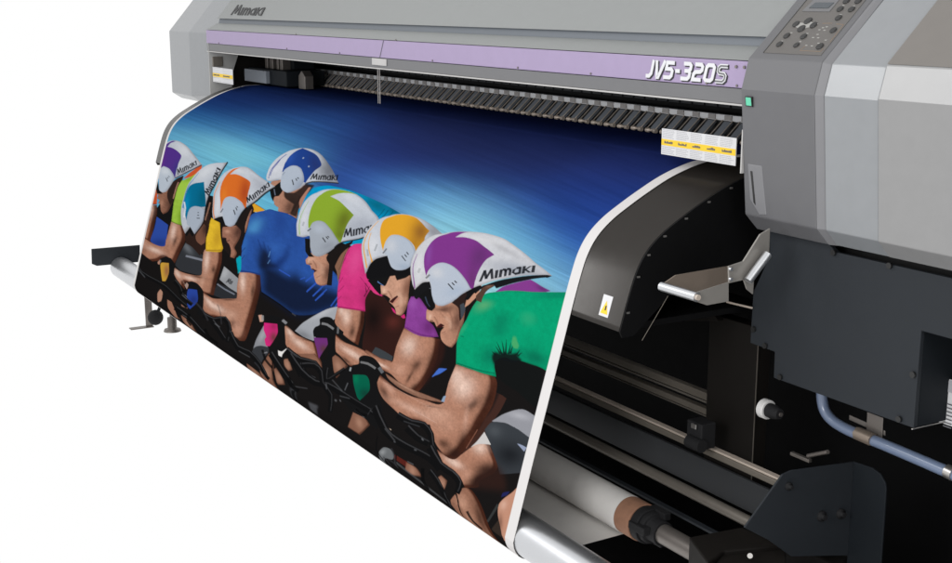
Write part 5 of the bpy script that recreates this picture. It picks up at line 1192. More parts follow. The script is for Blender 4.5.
('P',(30,32,38),0.95,0,0,[3319,1337,3331,1362,3307,1375,3295,1350]),
('P',(30,32,38),0.95,0,0,[3329,1353,3334,1404,3310,1416,3305,1366]),
('P',(30,32,38),0.95,0,0,[3405,1346,3363,1370,3372,1390,3413,1366]),
('P',(30,32,38),0.95,0,0,[3388,1372,3356,1365,3332,1377,3364,1385]),
('P',(30,32,38),0.95,0,0,[3360,1371,3362,1332,3338,1344,3336,1383]),
('P',(30,32,38),0.95,0,0,[3358,1340,3390,1306,3366,1319,3334,1353]),
('P',(30,32,38),0.95,0,0,[3366,1309,3401,1290,3409,1310,3374,1328]),
('P',(30,32,38),0.95,0,0,[3416,1286,3425,1358,3399,1372,3390,1299]),
('P',(30,32,38),0.95,0,0,[3460,1342,3454,1263,3425,1278,3431,1357]),
('P',(30,32,38),0.95,0,0,[3513,1242,3467,1302,3442,1315,3487,1254]),
('P',(30,32,38),0.95,0,0,[3466,1296,3520,1312,3494,1325,3440,1309]),
('P',(30,32,38),0.95,0,0,[3550,1301,3543,1223,3513,1238,3519,1316]),
('P',(70,40,34),0.7,0.5,0,[2682,2210,2711,2190,2707,2179,2678,2199]),
('P',(110,70,58),0.6,1,0,[2705,2142,2722,2158,2741,2179,2752,2201,2760,2218,2769,2211,2762,2193,2750,2170,2730,2148,2712,2131]),
('P',(232,196,172),0.6,1,0,[2667,2134,2664,2190,2679,2188,2682,2133]),
('P',(120,76,64),0.6,0.8,0,[2821,2283,2855,2241,2850,2235,2815,2278]),
('P',(70,40,34),0.7,0.5,0,[2201,2137,2229,2116,2225,2105,2197,2126]),
('P',(110,70,58),0.6,1,0,[2223,2065,2240,2083,2258,2105,2269,2129,2276,2147,2286,2140,2279,2121,2267,2096,2247,2072,2230,2054]),
('P',(232,196,172),0.6,1,0,[2187,2056,2183,2116,2197,2114,2200,2055]),
('P',(120,76,64),0.6,0.8,0,[2331,2235,2365,2190,2359,2184,2326,2229]),
('P',(70,40,34),0.7,0.5,0,[1463,2180,1490,2156,1486,2143,1459,2167]),
('P',(110,70,58),0.6,1,0,[1485,2098,1501,2118,1519,2144,1529,2170,1536,2190,1545,2182,1539,2161,1527,2133,1508,2106,1492,2086]),
('P',(232,196,172),0.6,1,0,[1449,2089,1446,2156,1460,2154,1463,2087]),
('P',(120,76,64),0.6,0.8,0,[1558,2309,1591,2258,1585,2251,1553,2302]),
('P',(226,190,168),0.35,3,0,[2803,2096,2831,2112,2859,2133,2869,2168,2874,2201,2904,2190,2899,2153,2885,2108,2850,2080,2819,2064]),
('P',(232,196,172),0.35,3,0,[2315,2027,2330,2057,2347,2096,2354,2139,2357,2175,2388,2164,2384,2126,2376,2078,2357,2034,2341,2002]),
('P',(222,184,160),0.3,3,0,[1519,2096,1543,2114,1567,2143,1578,2194,1583,2242,1612,2227,1606,2176,1592,2115,1562,2077,1537,2057]),
('P',(110,72,60),0.45,1.5,0,[2835,1987,2858,2030,2884,2088,2895,2158,2900,2217,2912,2213,2907,2154,2895,2082,2869,2022,2846,1978]),
('P',(110,72,60),0.45,1.5,0,[2750,2058,2810,2099,2818,2087,2757,2045]),
('P',(170,122,100),1,0,1,[310,3682,352,3680,393,3765,443,3868,385,3895,330,3791]),
('P',(185,140,118),1,0,1,[217,3689,233,3593,257,3620,260,3767,233,3823]),
('P',(136,95,77),1,0.5,1,[1249,3808,1265,3669,1299,3505,1356,3621,1372,3745,1410,3918,1296,3940,1266,3916]),
('E',(0,0,0),0.8,2.0,1.0,[]),
('G',(190,145,122),0.6,0,0,[1314,3765,1341,3723,1345,3819]),
('P',(136,95,77),1,0.5,1,[1373,3674,1388,3635,1477,3724,1498,3769,1431,3830]),
('E',(0,0,0),0.8,2.0,1.0,[]),
('G',(190,145,122),0.6,0,0,[1433,3727,1460,3686,1464,3779]),
('P',(136,95,77),1,0.5,1,[1442,3475,1478,3430,1534,3533,1503,3576,1460,3546]),
('E',(0,0,0),0.8,2.0,1.0,[]),
('G',(190,145,122),0.6,0,0,[1483,3512,1510,3473,1514,3566]),
('P',(136,95,77),1,0.5,1,[1100,3909,1114,3832,1243,3849,1279,3956,1155,3936]),
('E',(0,0,0),0.8,2.0,1.0,[]),
('G',(190,145,122),0.6,0,0,[1178,3896,1205,3853,1209,3951]),
('P',(136,95,77),1,0.5,1,[1853,3055,1937,3059,2025,3104,1985,3213,1948,3312,1907,3240]),
('E',(0,0,0),0.8,2.0,1.0,[]),
('G',(190,145,122),0.6,0,0,[1942,3164,1970,3129,1974,3215]),
('P',(136,95,77),1,0.5,1,[2178,3537,2291,3544,2354,3592,2283,3762,2158,3767]),
('E',(0,0,0),0.8,2.0,1.0,[]),
('G',(190,145,122),0.6,0,0,[2253,3640,2280,3605,2285,3687]),
('P',(136,95,77),1,0.5,1,[1504,3340,1705,3181,1779,3239,1829,3362,1826,3413,1775,3324,1725,3297,1600,3383]),
('E',(0,0,0),0.8,2.0,1.0,[]),
('G',(190,145,122),0.6,0,0,[1718,3318,1745,3281,1749,3370]),
('P',(136,95,77),1,0.5,1,[2776,3723,2890,3717,2963,3764,2851,3814,2786,3808]),
('E',(0,0,0),0.8,2.0,1.0,[]),
('G',(190,145,122),0.6,0,0,[2853,3765,2881,3732,2886,3807]),
('P',(136,95,77),1,0.5,1,[3100,3691,3140,3629,3210,3645,3203,3729,3182,3790]),
('E',(0,0,0),0.8,2.0,1.0,[]),
('G',(190,145,122),0.6,0,0,[3167,3697,3196,3666,3201,3738]),
('P',(136,95,77),1,0.5,1,[434,3588,489,3590,499,3620,443,3641]),
('E',(0,0,0),0.8,2.0,1.0,[]),
('G',(190,145,122),0.6,0,0,[466,3610,492,3562,495,3674]),
('P',(136,95,77),1,0.5,1,[457,3770,556,3781,597,3897,536,3906,484,3884]),
('E',(0,0,0),0.8,2.0,1.0,[]),
('G',(190,145,122),0.6,0,0,[526,3848,552,3799,555,3910]),
('P',(120,45,35),0.5,0,1,[2655,3725,2788,3717,2788,3774,2651,3771]),
('P',(190,170,150),1,0,1,[2505,3500,2567,3495,2551,3560]),
('P',(110,113,115),1,0,1,[2482,3925,2498,3810,2534,3728,2596,3702,2645,3732,2642,3792,2558,3839,2537,3928]),
('G',(165,168,170),0.6,0,0,[2533,3785,2554,3741,2552,3793]),
('P',(85,86,90),0.8,2,1,[1749,3785,1841,3756,1831,3878,1764,3870]),
('P',(60,61,64),0.8,2,1,[1550,3759,1611,3739,1623,3879,1573,3890]),
('P',(90,92,94),0.5,0,0,[2667,3810,2790,3822,2948,3838,3109,3858,3235,3874,3245,3849,3118,3833,2957,3813,2799,3796,2676,3784]),
('P',(24,24,25),1,0,1,[162,3224,177,3119,219,3026,296,3058,318,3206,316,3337,299,3398,280,3334,255,3112,190,3182,190,3281]),
('P',(212,165,60),1,0,1,[190,3182,255,3112,273,3259,260,3420,234,3450,207,3327]),
('G',(150,95,70),0.85,0,0,[252,3256,279,3227,266,3370]),
('P',(130,132,136),0.8,0,0,[173,3143,172,3187,185,3180,186,3135]),
('P',(190,140,118),1,0,1,[160,3204,172,3147,182,3213,167,3229]),
('P',(24,24,25),1,0,1,[446,3356,441,3268,479,3188,537,3170,602,3230,636,3553,596,3616,572,3419,548,3260,462,3339]),
('P',(44,72,160),1,0,1,[467,3335,546,3262,572,3419,521,3606,492,3586]),
('G',(34,46,105),0.7,0,0,[535,3437,574,3397,545,3508]),
('P',(190,150,130),1,0,1,[434,3307,444,3244,463,3266,457,3345]),
('P',(140,142,146),0.7,0,0,[440,3267,443,3327,458,3315,455,3255]),
('P',(24,24,25),1,0,1,[1173,3089,1235,3015,1339,2970,1395,2993,1381,3069,1428,3315,1408,3539,1326,3577,1289,3469,1356,3341,1312,3081,1196,3156]),
('P',(214,42,124),1,0,1,[1191,3167,1309,3087,1330,3202,1287,3418,1252,3446,1228,3373,1236,3330,1202,3261]),
('G',(110,60,60),0.9,0,0,[1303,3281,1342,3248,1315,3358]),
('G',(130,40,70),0.6,0,0,[1281,3142,1320,3109,1288,3188]),
('P',(205,160,140),1,0,1,[1125,3115,1157,3081,1181,3154,1152,3190]),
('P',(150,150,150),0.8,0,0,[1152,3093,1162,3161,1184,3143,1173,3074]),
('P',(140,140,144),0.8,0,0,[1341,3010,1382,3030,1396,2989,1356,2969]),
('P',(238,235,232),1,0,1,[1368,3409,1403,3396,1441,3321,1452,3333,1418,3410,1414,3461,1383,3466]),
('P',(24,24,25),1,0,1,[1641,2911,1652,2853,1686,2799,1675,2740,1721,2681,1780,2662,1846,2717,1917,2742,1918,2797,1851,2811,1888,3058,1870,3112,1916,3293,1915,3421,1847,3474,1779,3204,1826,3152,1788,2888,1659,2981]),
('P',(112,50,120),1,0,1,[1658,2990,1781,2906,1800,2976,1763,3151,1751,3212,1706,3103]),
('G',(95,60,62),0.9,0,0,[1772,3062,1812,3033,1782,3120]),
('P',(140,140,142),0.8,0,0,[1702,2790,1723,2779,1751,2770,1787,2774,1817,2781,1824,2754,1794,2747,1755,2743,1723,2752,1700,2763]),
('P',(110,112,114),0.8,0,0,[1848,2724,1858,2798,1876,2787,1866,2713]),
('P',(24,24,25),1,0,1,[1964,3308,2006,3152,2058,3091,2071,3059,2123,2995,2113,2929,2155,2870,2253,2845,2352,2917,2340,3015,2336,3122,2380,3242,2439,3335,2433,3590,2294,3557,2138,3567,2015,3474]),
('P',(4,98,74),1,0,1,[2092,3168,2155,3122,2216,3091,2251,3119,2278,3222,2246,3320,2210,3400,2180,3382,2117,3259]),
('G',(20,60,50),0.8,0,0,[2241,3293,2298,3253,2254,3359]),
('G',(0,125,85),0.7,0,0,[2129,3189,2156,3169,2139,3243]),
('P',(125,125,126),0.85,0,0,[2135,2982,2166,2966,2206,2952,2248,2953,2283,2958,2290,2931,2255,2926,2209,2924,2166,2940,2133,2956]),
('P',(110,114,118),0.8,0,0,[2306,2931,2352,2966,2372,2930,2326,2896]),
('P',(165,170,172),0.8,0,0,[2049,3103,2050,3149,2067,3142,2066,3096]),
('P',(20,20,21),1,0,0,[-71,3427,-30,3495,31,3562,106,3563,177,3546,225,3540,270,3542,326,3568,385,3599,444,3618,487,3630,500,3575,457,3562,400,3540,343,3507,284,3477,236,3472,186,3476,116,3489,49,3487,-5,3423,-44,3355]),
('P',(84,84,87),0.55,0.5,0,[-57,3376,-17,3444,41,3510,113,3512,183,3497,233,3491,279,3495,336,3522,394,3554,452,3575,496,3587,497,3581,454,3568,396,3547,338,3515,280,3486,234,3482,185,3487,114,3501,44,3499,-13,3433,-53,3364]),
('P',(20,20,21),1,0,0,[327,3375,350,3389,378,3414,400,3468,431,3526,483,3547,525,3552,539,3488,499,3480,455,3459,432,3407,408,3346,376,3310,352,3291]),
('P',(84,84,87),0.55,0.5,0,[340,3317,364,3333,394,3363,417,3420,445,3475,493,3496,534,3502,535,3496,495,3488,448,3467,421,3412,398,3353,368,3321,344,3304]),
('P',(20,20,21),1,0,0,[381,3771,448,3773,528,3782,582,3809,634,3840,694,3864,741,3879,760,3812,715,3793,657,3765,607,3730,549,3697,467,3681,400,3674]),
('P',(84,84,87),0.55,0.5,0,[392,3706,460,3710,540,3722,596,3752,647,3784,707,3810,753,3827,755,3820,709,3801,650,3775,600,3741,544,3710,462,3696,395,3690]),
('P',(20,20,21),1,0,0,[641,3607,685,3602,747,3579,801,3506,833,3465,860,3493,884,3555,889,3647,887,3731,925,3710,929,3620,924,3512,894,3429,845,3386,786,3441,742,3500,697,3511,657,3511]),
('P',(84,84,87),0.55,0.5,0,[651,3543,693,3540,748,3522,798,3455,841,3408,878,3442,905,3513,910,3612,908,3699,912,3697,915,3609,910,3508,883,3434,843,3397,796,3446,747,3510,695,3526,654,3527]),
('P',(20,20,21),1,0,0,[718,3615,749,3639,790,3672,831,3711,865,3744,895,3676,864,3637,823,3590,784,3550,754,3520]),
('P',(84,84,87),0.55,0.5,0,[737,3549,768,3576,808,3611,849,3654,882,3688,885,3681,853,3645,813,3600,773,3562,743,3534]),
('P',(20,20,21),1,0,0,[891,3605,932,3674,992,3740,1053,3727,1105,3706,1163,3725,1222,3763,1277,3825,1317,3879,1348,3825,1308,3766,1251,3698,1188,3654,1122,3629,1062,3648,1019,3658,971,3598,932,3530]),
('P',(84,84,87),0.55,0.5,0,[912,3550,952,3619,1007,3683,1061,3671,1116,3651,1178,3672,1238,3713,1294,3778,1335,3834,1338,3828,1298,3771,1242,3705,1181,3663,1118,3640,1062,3659,1011,3671,958,3607,918,3538]),
('P',(20,20,21),1,0,0,[1291,3547,1324,3577,1368,3616,1413,3653,1460,3689,1510,3722,1549,3745,1580,3675,1543,3648,1495,3611,1451,3573,1409,3532,1367,3489,1336,3455]),
('P',(84,84,87),0.55,0.5,0,[1314,3483,1346,3514,1390,3555,1434,3593,1480,3630,1529,3664,1567,3689,1570,3681,1533,3656,1484,3620,1439,3582,1396,3542,1353,3500,1321,3468]),
('P',(20,20,21),1,0,0,[1423,3394,1487,3405,1574,3407,1654,3366,1712,3338,1757,3367,1793,3405,1832,3340,1795,3295,1732,3254,1655,3281,1587,3312,1513,3304,1453,3288]),
('P',(84,84,87),0.55,0.5,0,[1440,3323,1503,3336,1584,3340,1659,3304,1725,3276,1779,3310,1815,3351,1819,3344,1783,3301,1728,3266,1659,3292,1586,3327,1507,3320,1445,3306]),
('P',(20,20,21),1,0,0,[1558,3467,1588,3508,1637,3550,1702,3543,1751,3526,1760,3439,1717,3447,1674,3447,1646,3411,1623,3370]),
('P',(84,84,87),0.55,0.5,0,[1591,3396,1618,3436,1658,3475,1714,3471,1760,3458,1761,3448,1716,3459,1664,3461,1627,3422,1601,3380]),
('P',(20,20,21),1,0,0,[1461,3422,1519,3474,1598,3530,1677,3555,1757,3557,1823,3525,1878,3493,1945,3484,2026,3483,2116,3483,2210,3483,2313,3476,2394,3469,2408,3401,2329,3405,2227,3408,2135,3406,2045,3402,1963,3401,1885,3408,1821,3441,1770,3465,1706,3460,1637,3435,1564,3380,1508,3326]),
('P',(84,84,87),0.55,0.5,0,[1485,3355,1543,3408,1619,3464,1694,3489,1767,3493,1827,3464,1886,3431,1958,3424,2039,3424,2129,3425,2222,3426,2325,3421,2405,3416,2406,3409,2327,3413,2224,3418,2131,3416,2041,3413,1960,3413,1887,3420,1827,3452,1769,3479,1698,3475,1625,3449,1550,3393,1493,3340]),
('P',(20,20,21),1,0,0,[1613,3444,1662,3398,1714,3359,1749,3361,1778,3383,1791,3432,1814,3501,1871,3538,1918,3573,1934,3663,1940,3750,1983,3724,1979,3632,1959,3525,1903,3474,1853,3442,1839,3387,1821,3324,1777,3286,1719,3281,1649,3327,1596,3375]),
('P',(84,84,87),0.55,0.5,0,[1610,3393,1660,3346,1720,3305,1764,3308,1800,3337,1816,3392,1835,3455,1889,3489,1940,3531,1958,3629,1963,3718,1968,3715,1963,3625,1945,3525,1893,3481,1840,3447,1822,3386,1806,3328,1769,3297,1721,3293,1658,3335,1607,3382]),
('P',(20,20,21),1,0,0,[1827,3278,1830,3353,1846,3427,1897,3388,1932,3320,1978,3234,2017,3161,1994,3142,1954,3214,1907,3299,1873,3361,1873,3379,1870,3329,1868,3257]),
('P',(84,84,87),0.55,0.5,0,[1847,3254,1850,3328,1861,3392,1889,3361,1924,3296,1971,3211,2010,3138,2007,3136,1968,3209,1921,3293,1886,3358,1865,3385,1856,3325,1854,3251]),
('P',(20,20,21),1,0,0,[2332,3416,2395,3499,2479,3586,2557,3615,2635,3619,2722,3611,2811,3598,2900,3584,2978,3578,3044,3597,3092,3619,3132,3549,3082,3524,3006,3499,2918,3501,2827,3512,2741,3522,2660,3525,2594,3520,2535,3495,2460,3412,2400,3330]),
('P',(84,84,87),0.55,0.5,0,[2366,3353,2428,3435,2508,3520,2578,3548,2651,3553,2736,3547,2824,3535,2913,3523,2996,3518,3066,3540,3115,3563,3120,3556,3070,3532,2999,3509,2915,3512,2826,3524,2738,3535,2655,3539,2584,3534,2517,3507,2438,3422,2377,3340]),
('P',(20,20,21),1,0,0,[2580,3353,2645,3350,2731,3340,2800,3309,2848,3289,2889,3302,2924,3331,2940,3372,2962,3429,3021,3493,3074,3540,3116,3487,3066,3438,3012,3379,2996,3329,2976,3276,2929,3233,2866,3212,2798,3234,2738,3260,2664,3265,2601,3264]),
('P',(84,84,87),0.55,0.5,0,[2593,3294,2658,3292,2739,3284,2804,3255,2861,3235,2911,3251,2952,3286,2969,3332,2989,3386,3046,3447,3098,3495,3102,3490,3051,3441,2995,3380,2976,3326,2958,3279,2917,3242,2863,3224,2804,3244,2740,3272,2661,3279,2597,3279]),
('P',(20,20,21),1,0,0,[2687,3422,2740,3438,2811,3454,2884,3449,2939,3439,2954,3365,2903,3368,2842,3366,2782,3345,2734,3323]),
('P',(84,84,87),0.55,0.5,0,[2713,3355,2764,3373,2830,3391,2898,3388,2951,3382,2953,3374,2900,3378,2834,3379,2770,3359,2720,3339]),
('P',(20,20,21),1,0,0,[2939,3471,3000,3524,3082,3578,3162,3585,3228,3583,3278,3597,3307,3615,3309,3658,3301,3706,3361,3696,3372,3639,3368,3567,3321,3525,3258,3504,3189,3502,3126,3496,3056,3444,3000,3391]),
('P',(84,84,87),0.55,0.5,0,[2970,3414,3029,3467,3106,3520,3179,3527,3246,3526,3302,3543,3339,3572,3342,3627,3333,3679,3339,3678,3349,3625,3347,3566,3308,3534,3250,3516,3183,3515,3113,3508,3038,3455,2980,3401]),
('P',(20,20,21),1,0,0,[3007,3687,3047,3703,3099,3730,3152,3775,3207,3830,3265,3895,3309,3948,3343,3911,3300,3856,3244,3787,3189,3729,3135,3679,3080,3646,3039,3628]),
('P',(84,84,87),0.55,0.5,0,[3024,3646,3064,3663,3118,3693,3172,3740,3227,3796,3284,3863,3328,3916,3331,3912,3288,3858,3232,3791,3177,3734,3123,3685,3069,3655,3029,3637]),
('P',(20,20,21),1,0,0,[2409,3882,2438,3918,2481,3949,2538,3929,2584,3901,2583,3885,2538,3910,2489,3927,2452,3898,2425,3861]),
('P',(84,84,87),0.55,0.5,0,[2417,3867,2445,3903,2486,3933,2540,3914,2585,3888,2585,3886,2540,3912,2487,3930,2447,3900,2419,3864]),
('P',(18,18,19),1,0,0,[1338,3530,1340,3603,1350,3697,1383,3782,1416,3846,1424,3833,1392,3770,1359,3686,1350,3596,1348,3524]),
('P',(18,18,19),1,0,0,[1477,3450,1509,3466,1548,3492,1584,3534,1612,3571,1620,3558,1592,3521,1555,3477,1515,3451,1483,3435]),
('P',(18,18,19),1,0,0,[2446,3656,2450,3725,2464,3807,2503,3863,2539,3900,2547,3888,2512,3852,2474,3798,2461,3719,2456,3651]),
('P',(18,18,19),1,0,0,[3314,3714,3336,3737,3361,3774,3377,3835,3386,3889,3397,3883,3388,3829,3372,3766,3346,3727,3323,3703]),
('P',(18,18,19),1,0,0,[3116,3722,3156,3741,3195,3764,3197,3784,3191,3801,3201,3802,3208,3781,3204,3753,3163,3729,3123,3710]),
('P',(18,18,19),1,0,0,[394,3697,411,3807,435,3924,467,3968,493,3983,499,3964,474,3950,444,3909,420,3794,403,3686]),
('P',(18,18,19),1,0,0,[3322,3711,3346,3752,3374,3808,3390,3878,3400,3935,3411,3929,3401,3871,3385,3801,3356,3743,3332,3702]),
('P',(18,18,19),1,0,0,[2661,3720,2689,3877,2700,3870,2672,3713]),
('P',(18,18,19),1,0,0,[1111,2797,1189,2807,1286,2821,1374,2842,1441,2860,1445,2844,1378,2826,1290,2805,1192,2791,1114,2781]),
('P',(150,152,158),0.49500000000000005,0.6,0,[2054,3391,2067,3288,2061,3289,2049,3392]),
('P',(150,152,158),0.385,0.6,0,[2184,3543,2291,3554,2294,3547,2186,3535]),
('P',(150,152,158),0.22000000000000003,0.6,0,[1862,3450,1880,3509,1890,3499,1873,3440]),
('P',(150,152,158),0.275,0.6,0,[1977,3575,1997,3578,2004,3555,1984,3552]),
('P',(150,152,158),0.44000000000000006,0.6,0,[2023,3533,2036,3546,2042,3537,2029,3524]),
('P',(150,152,158),0.385,0.6,0,[2867,3403,2889,3410,2896,3395,2874,3388]),
('P',(150,152,158),0.275,0.6,0,[2614,3608,2633,3602,2633,3591,2615,3597]),
('P',(150,152,158),0.385,0.6,0,[2786,3714,2852,3704,2853,3697,2787,3707]),
('P',(150,152,158),0.275,0.6,0,[2825,3558,2850,3548,2850,3535,2825,3544]),
('P',(150,152,158),0.165,0.6,0,[3236,3523,3322,3537,3324,3531,3238,3518]),
('P',(150,152,158),0.1925,0.6,0,[0,3512,78,3575,83,3557,5,3493]),
('P',(150,152,158),0.165,0.6,0,[-48,3501,-8,3543,-4,3529,-44,3486]),
('P',(150,152,158),0.22000000000000003,0.6,0,[467,3763,527,3757,529,3746,469,3753]),
('P',(150,152,158),0.22000000000000003,0.6,0,[760,3589,810,3596,815,3577,764,3570]),
('P',(150,152,158),0.1925,0.6,0,[1023,3743,1133,3726,1135,3714,1025,3731]),
('P',(150,152,158),0.1375,0.6,0,[1472,3333,1552,3353,1555,3343,1475,3323]),
('P',(150,152,158),0.165,0.6,0,[1570,3730,1710,3643,1709,3633,1570,3719]),
('P',(150,152,158),0.1375,0.6,0,[1913,3367,2027,3423,2033,3408,1919,3352]),
('P',(150,152,158),0.1375,0.6,0,[2662,3338,2826,3295,2827,3286,2662,3329]),
('P',(150,152,158),0.1375,0.6,0,[2500,3535,2620,3596,2629,3580,2508,3519]),
('P',(150,152,158),0.1375,0.6,0,[2432,3954,2576,3933,2578,3921,2434,3942]),
('P',(150,152,158),0.165,0.6,0,[2018,3493,2114,3452,2114,3440,2018,3481]),
('P',(150,152,158),0.22000000000000003,0.6,0,[274,3907,326,3929,330,3915,278,3892]),
('P',(150,152,158),0.385,0.6,0,[424,3477,475,3495,477,3486,426,3468]),
('P',(150,152,158),0.165,0.6,0,[2340,3402,2301,3535,2304,3536,2343,3403]),
('P',(150,152,158),0.22000000000000003,0.6,0,[2355,3438,2327,3429,2324,3435,2352,3444]),
('P',(150,152,158),0.44000000000000006,0.6,0,[448,3449,474,3463,477,3453,451,3439]),
('P',(150,152,158),0.24750000000000003,0.6,0,[1341,3017,1390,3013,1395,2976,1346,2980]),
('P',(150,152,158),0.165,0.6,0,[1456,2840,1418,2834,1415,2848,1453,2853]),
('P',(16,16,17),0.9,0,0,[2181,3540,2200,3552,2231,3561,2276,3547,2313,3532,2314,3495,2278,3510,2240,3522,2217,3514,2201,3503]),
('P',(62,62,66),0.5,0.8,0,[3250,3823,3255,3841,3261,3867,3260,3908,3258,3943,3269,3940,3271,3904,3272,3862,3266,3834,3260,3816]),
('P',(62,62,66),0.5,0.8,0,[2600,3695,2620,3718,2644,3753,2662,3802,2674,3844,2690,3831,2678,3789,2659,3738,2635,3701,2614,3677]),
('P',(62,62,66),0.5,0.8,0,[555,3473,589,3491,630,3520,665,3569,692,3612,704,3587,677,3544,640,3494,598,3463,563,3444]),
('P',(16,16,17),0.9,0,0,[3456,3815,3479,3850,3516,3889,3567,3908,3610,3917,3627,3884,3585,3875,3539,3858,3506,3822,3484,3789]),
('P',(62,62,66),0.5,0.8,0,[745,3301,764,3341,787,3399,804,3475,816,3539,826,3527,814,3463,797,3386,774,3326,754,3285]),
('P',(16,16,17),0.9,0,0,[675,3765,696,3803,729,3844,777,3853,816,3852,825,3804,788,3804,745,3796,717,3760,697,3723]),
('P',(62,62,66),0.5,0.8,0,[2550,3824,2533,3848,2509,3884,2479,3935,2454,3979,2464,3985,2488,3942,2518,3892,2541,3856,2558,3833]),
('P',(62,62,66),0.5,0.8,0,[2540,3841,2558,3848,2579,3861,2594,3889,2604,3915,2617,3903,2606,3876,2590,3846,2567,3831,2548,3824]),
('P',(16,16,17),0.9,0,0,[1499,3678,1517,3713,1548,3752,1592,3764,1629,3766,1643,3711,1608,3709,1571,3700,1547,3668,1530,3635]),
('P',(16,16,17),0.9,0,0,[509,3687,508,3742,511,3808,529,3845,545,3861,566,3806,552,3792,540,3770,538,3720,540,3669]),
('P',(16,16,17),0.9,0,0,[444,3360,426,3400,407,3443,401,3460,399,3468,413,3471,413,3470,417,3458,436,3415,454,3375]),
('P',(16,16,17),0.9,0,0,[1220,3534,1239,3583,1268,3638,1312,3668,1348,3683,1360,3650,1324,3635,1284,3609,1257,3557,1238,3510]),
('P',(62,62,66),0.5,0.8,0,[1181,3755,1210,3767,1243,3788,1271,3826,1291,3860,1302,3843,1281,3808,1252,3769,1217,3747,1188,3735]),
('P',(62,62,66),0.5,0.8,0,[2595,3832,2621,3828,2652,3828,2677,3841,2695,3856,2706,3839,2687,3825,2660,3810,2626,3810,2599,3813]),
('P',(16,16,17),0.9,0,0,[2931,3687,2941,3740,2959,3803,2993,3845,3023,3871,3049,3835,3021,3811,2990,3774,2974,3717,2964,3666]),
('P',(16,16,17),0.9,0,0,[1234,3741,1249,3778,1273,3818,1312,3831,1344,3833,1351,3807,1319,3805,1284,3794,1263,3757,1249,3722]),
('P',(16,16,17),0.9,0,0,[1571,3781,1571,3829,1577,3887,1598,3920,1617,3936,1641,3889,1624,3875,1608,3853,1604,3807,1604,3762])]
SKY = [(32,18,23,43,97),(13,289,22,46,104),(-52,475,22,60,125),(-81,744,40,105,170),(256,240,24,46,100),(265,451,22,55,115),(539,43,26,38,84),(1344,37,24,35,82),(2702,45,25,38,92),(3863,94,26,42,100),(2251,80,24,36,87),(-67,1062,70,145,195),(186,725,60,130,185),(317,973,120,190,212),(635,1000,125,200,215),(74,1120,110,185,212),(849,815,90,170,205),(566,624,60,115,170),(842,584,60,120,175),(766,344,28,50,108),(1152,388,34,62,128),(872,462,40,85,150),(663,1468,120,195,215),(961,1295,70,150,200),(937,1764,95,180,212),(-95,1559,90,165,205),(1419,580,36,60,125),(1521,406,35,48,104),(1669,226,30,39,82),(2307,308,30,38,78),(2851,236,31,40,88),(3593,45,25,38,97),(2613,406,34,46,94),(1965,402,34,44,92),(3468,214,36,50,110),(3751,162,36,48,107),(1906,612,38,55,120),(2356,594,36,55,118),(2767,535,34,50,112),(3312,505,32,52,118),(3740,459,32,55,128),(1541,947,38,62,135),(1846,1021,42,80,155),(2077,869,58,105,175),(2457,859,90,155,205),(2225,1000,90,150,200),(2682,923,125,190,218),(2535,1066,150,210,218),(2986,937,100,165,208),(2931,1065,140,205,215),(3307,978,70,130,190),(3454,728,34,72,148),(3782,646,34,66,145),(3245,1103,120,190,214),(3575,1175,110,175,208),(3820,982,40,88,165),(3838,829,36,75,155),(3826,1328,120,175,205),(3531,1395,150,205,215),(3945,1192,55,110,178),(3764,552,32,58,132),(2784,755,44,82,150),(3138,708,38,66,138)]
NT, NW = 960, 800
SS = 2
WT, WH_ = NT*SS, NW*SS
def tl(c): return np.array(lin(c), dtype=np.float32)
T, Wg = np.meshgrid((np.arange(WT)+.5)/WT*4000, (np.arange(WH_)+.5)/WH_*4000)
# sky: colours blended between swatches, then streaked
ct = (np.arange(0, WT, 8)+4)/WT*4000; cw = (np.arange(0, WH_, 8)+4)/WH_*4000
ct, cw = np.meshgrid(ct, cw); num = np.zeros(ct.shape+(3,)); den = np.zeros(ct.shape)
for a in SKY:
    d2 = ((ct-a[0])*1.0)**2+((cw-a[1])*1.35)**2+9000.
    k = np.exp(-(((ct-a[0])*.72)**2+((cw-a[1])*1.25)**2)/(2*190.**2))+3e13/d2**4.2; den += k; num += k[..., None]*np.array(lin(a[2:]))
low = num/den[..., None]+np.array([.0035, .0045, .007])  # constant lift in the sky ink stands in for the missing surface sheen
def up(a, H, W):
    yi = np.clip((np.arange(H)+.5)/H*a.shape[0]-.5, 0, a.shape[0]-1.001); xi = np.clip((np.arange(W)+.5)/W*a.shape[1]-.5, 0, a.shape[1]-1.001)
    y0 = yi.astype(int); x0 = xi.astype(int); fy = (yi-y0)[:, None]; fx = (xi-x0)[None, :]
    if a.ndim == 3: fy = fy[..., None]; fx = fx[..., None]
    A = a[y0][:, x0]; B = a[y0][:, x0+1]; C_ = a[y0+1][:, x0]; E = a[y0+1][:, x0+1]
    return (A*(1-fx)+B*fx)*(1-fy)+(C_*(1-fx)+E*fx)*fy
rs = np.random.RandomState(7)
img = up(low, WH_, WT).astype(np.float32)
def boxblur(a, r, ax):
    if r < 1: return a
    c = np.cumsum(np.concatenate([np.repeat(a.take([0], ax), r+1, ax), a, np.repeat(a.take([-1], ax), r, ax)], ax), ax, dtype=np.float64)
    n_ = a.shape[ax]; hi = c.take(np.arange(2*r+1, 2*r+1+n_), ax); lo = c.take(np.arange(0, n_), ax)
    return ((hi-lo)/(2*r+1)).astype(np.float32)
st1 = np.zeros((WH_, WT), np.float32)
for rw, rt, am in ((230, 9, .7), (520, 7, .8), (110, 12, .45)):     # many rows, few columns: streaks run across the sheet
    nz = rs.randn(rw, rt).astype(np.float32); st1 += am*up(nz, WH_, WT)
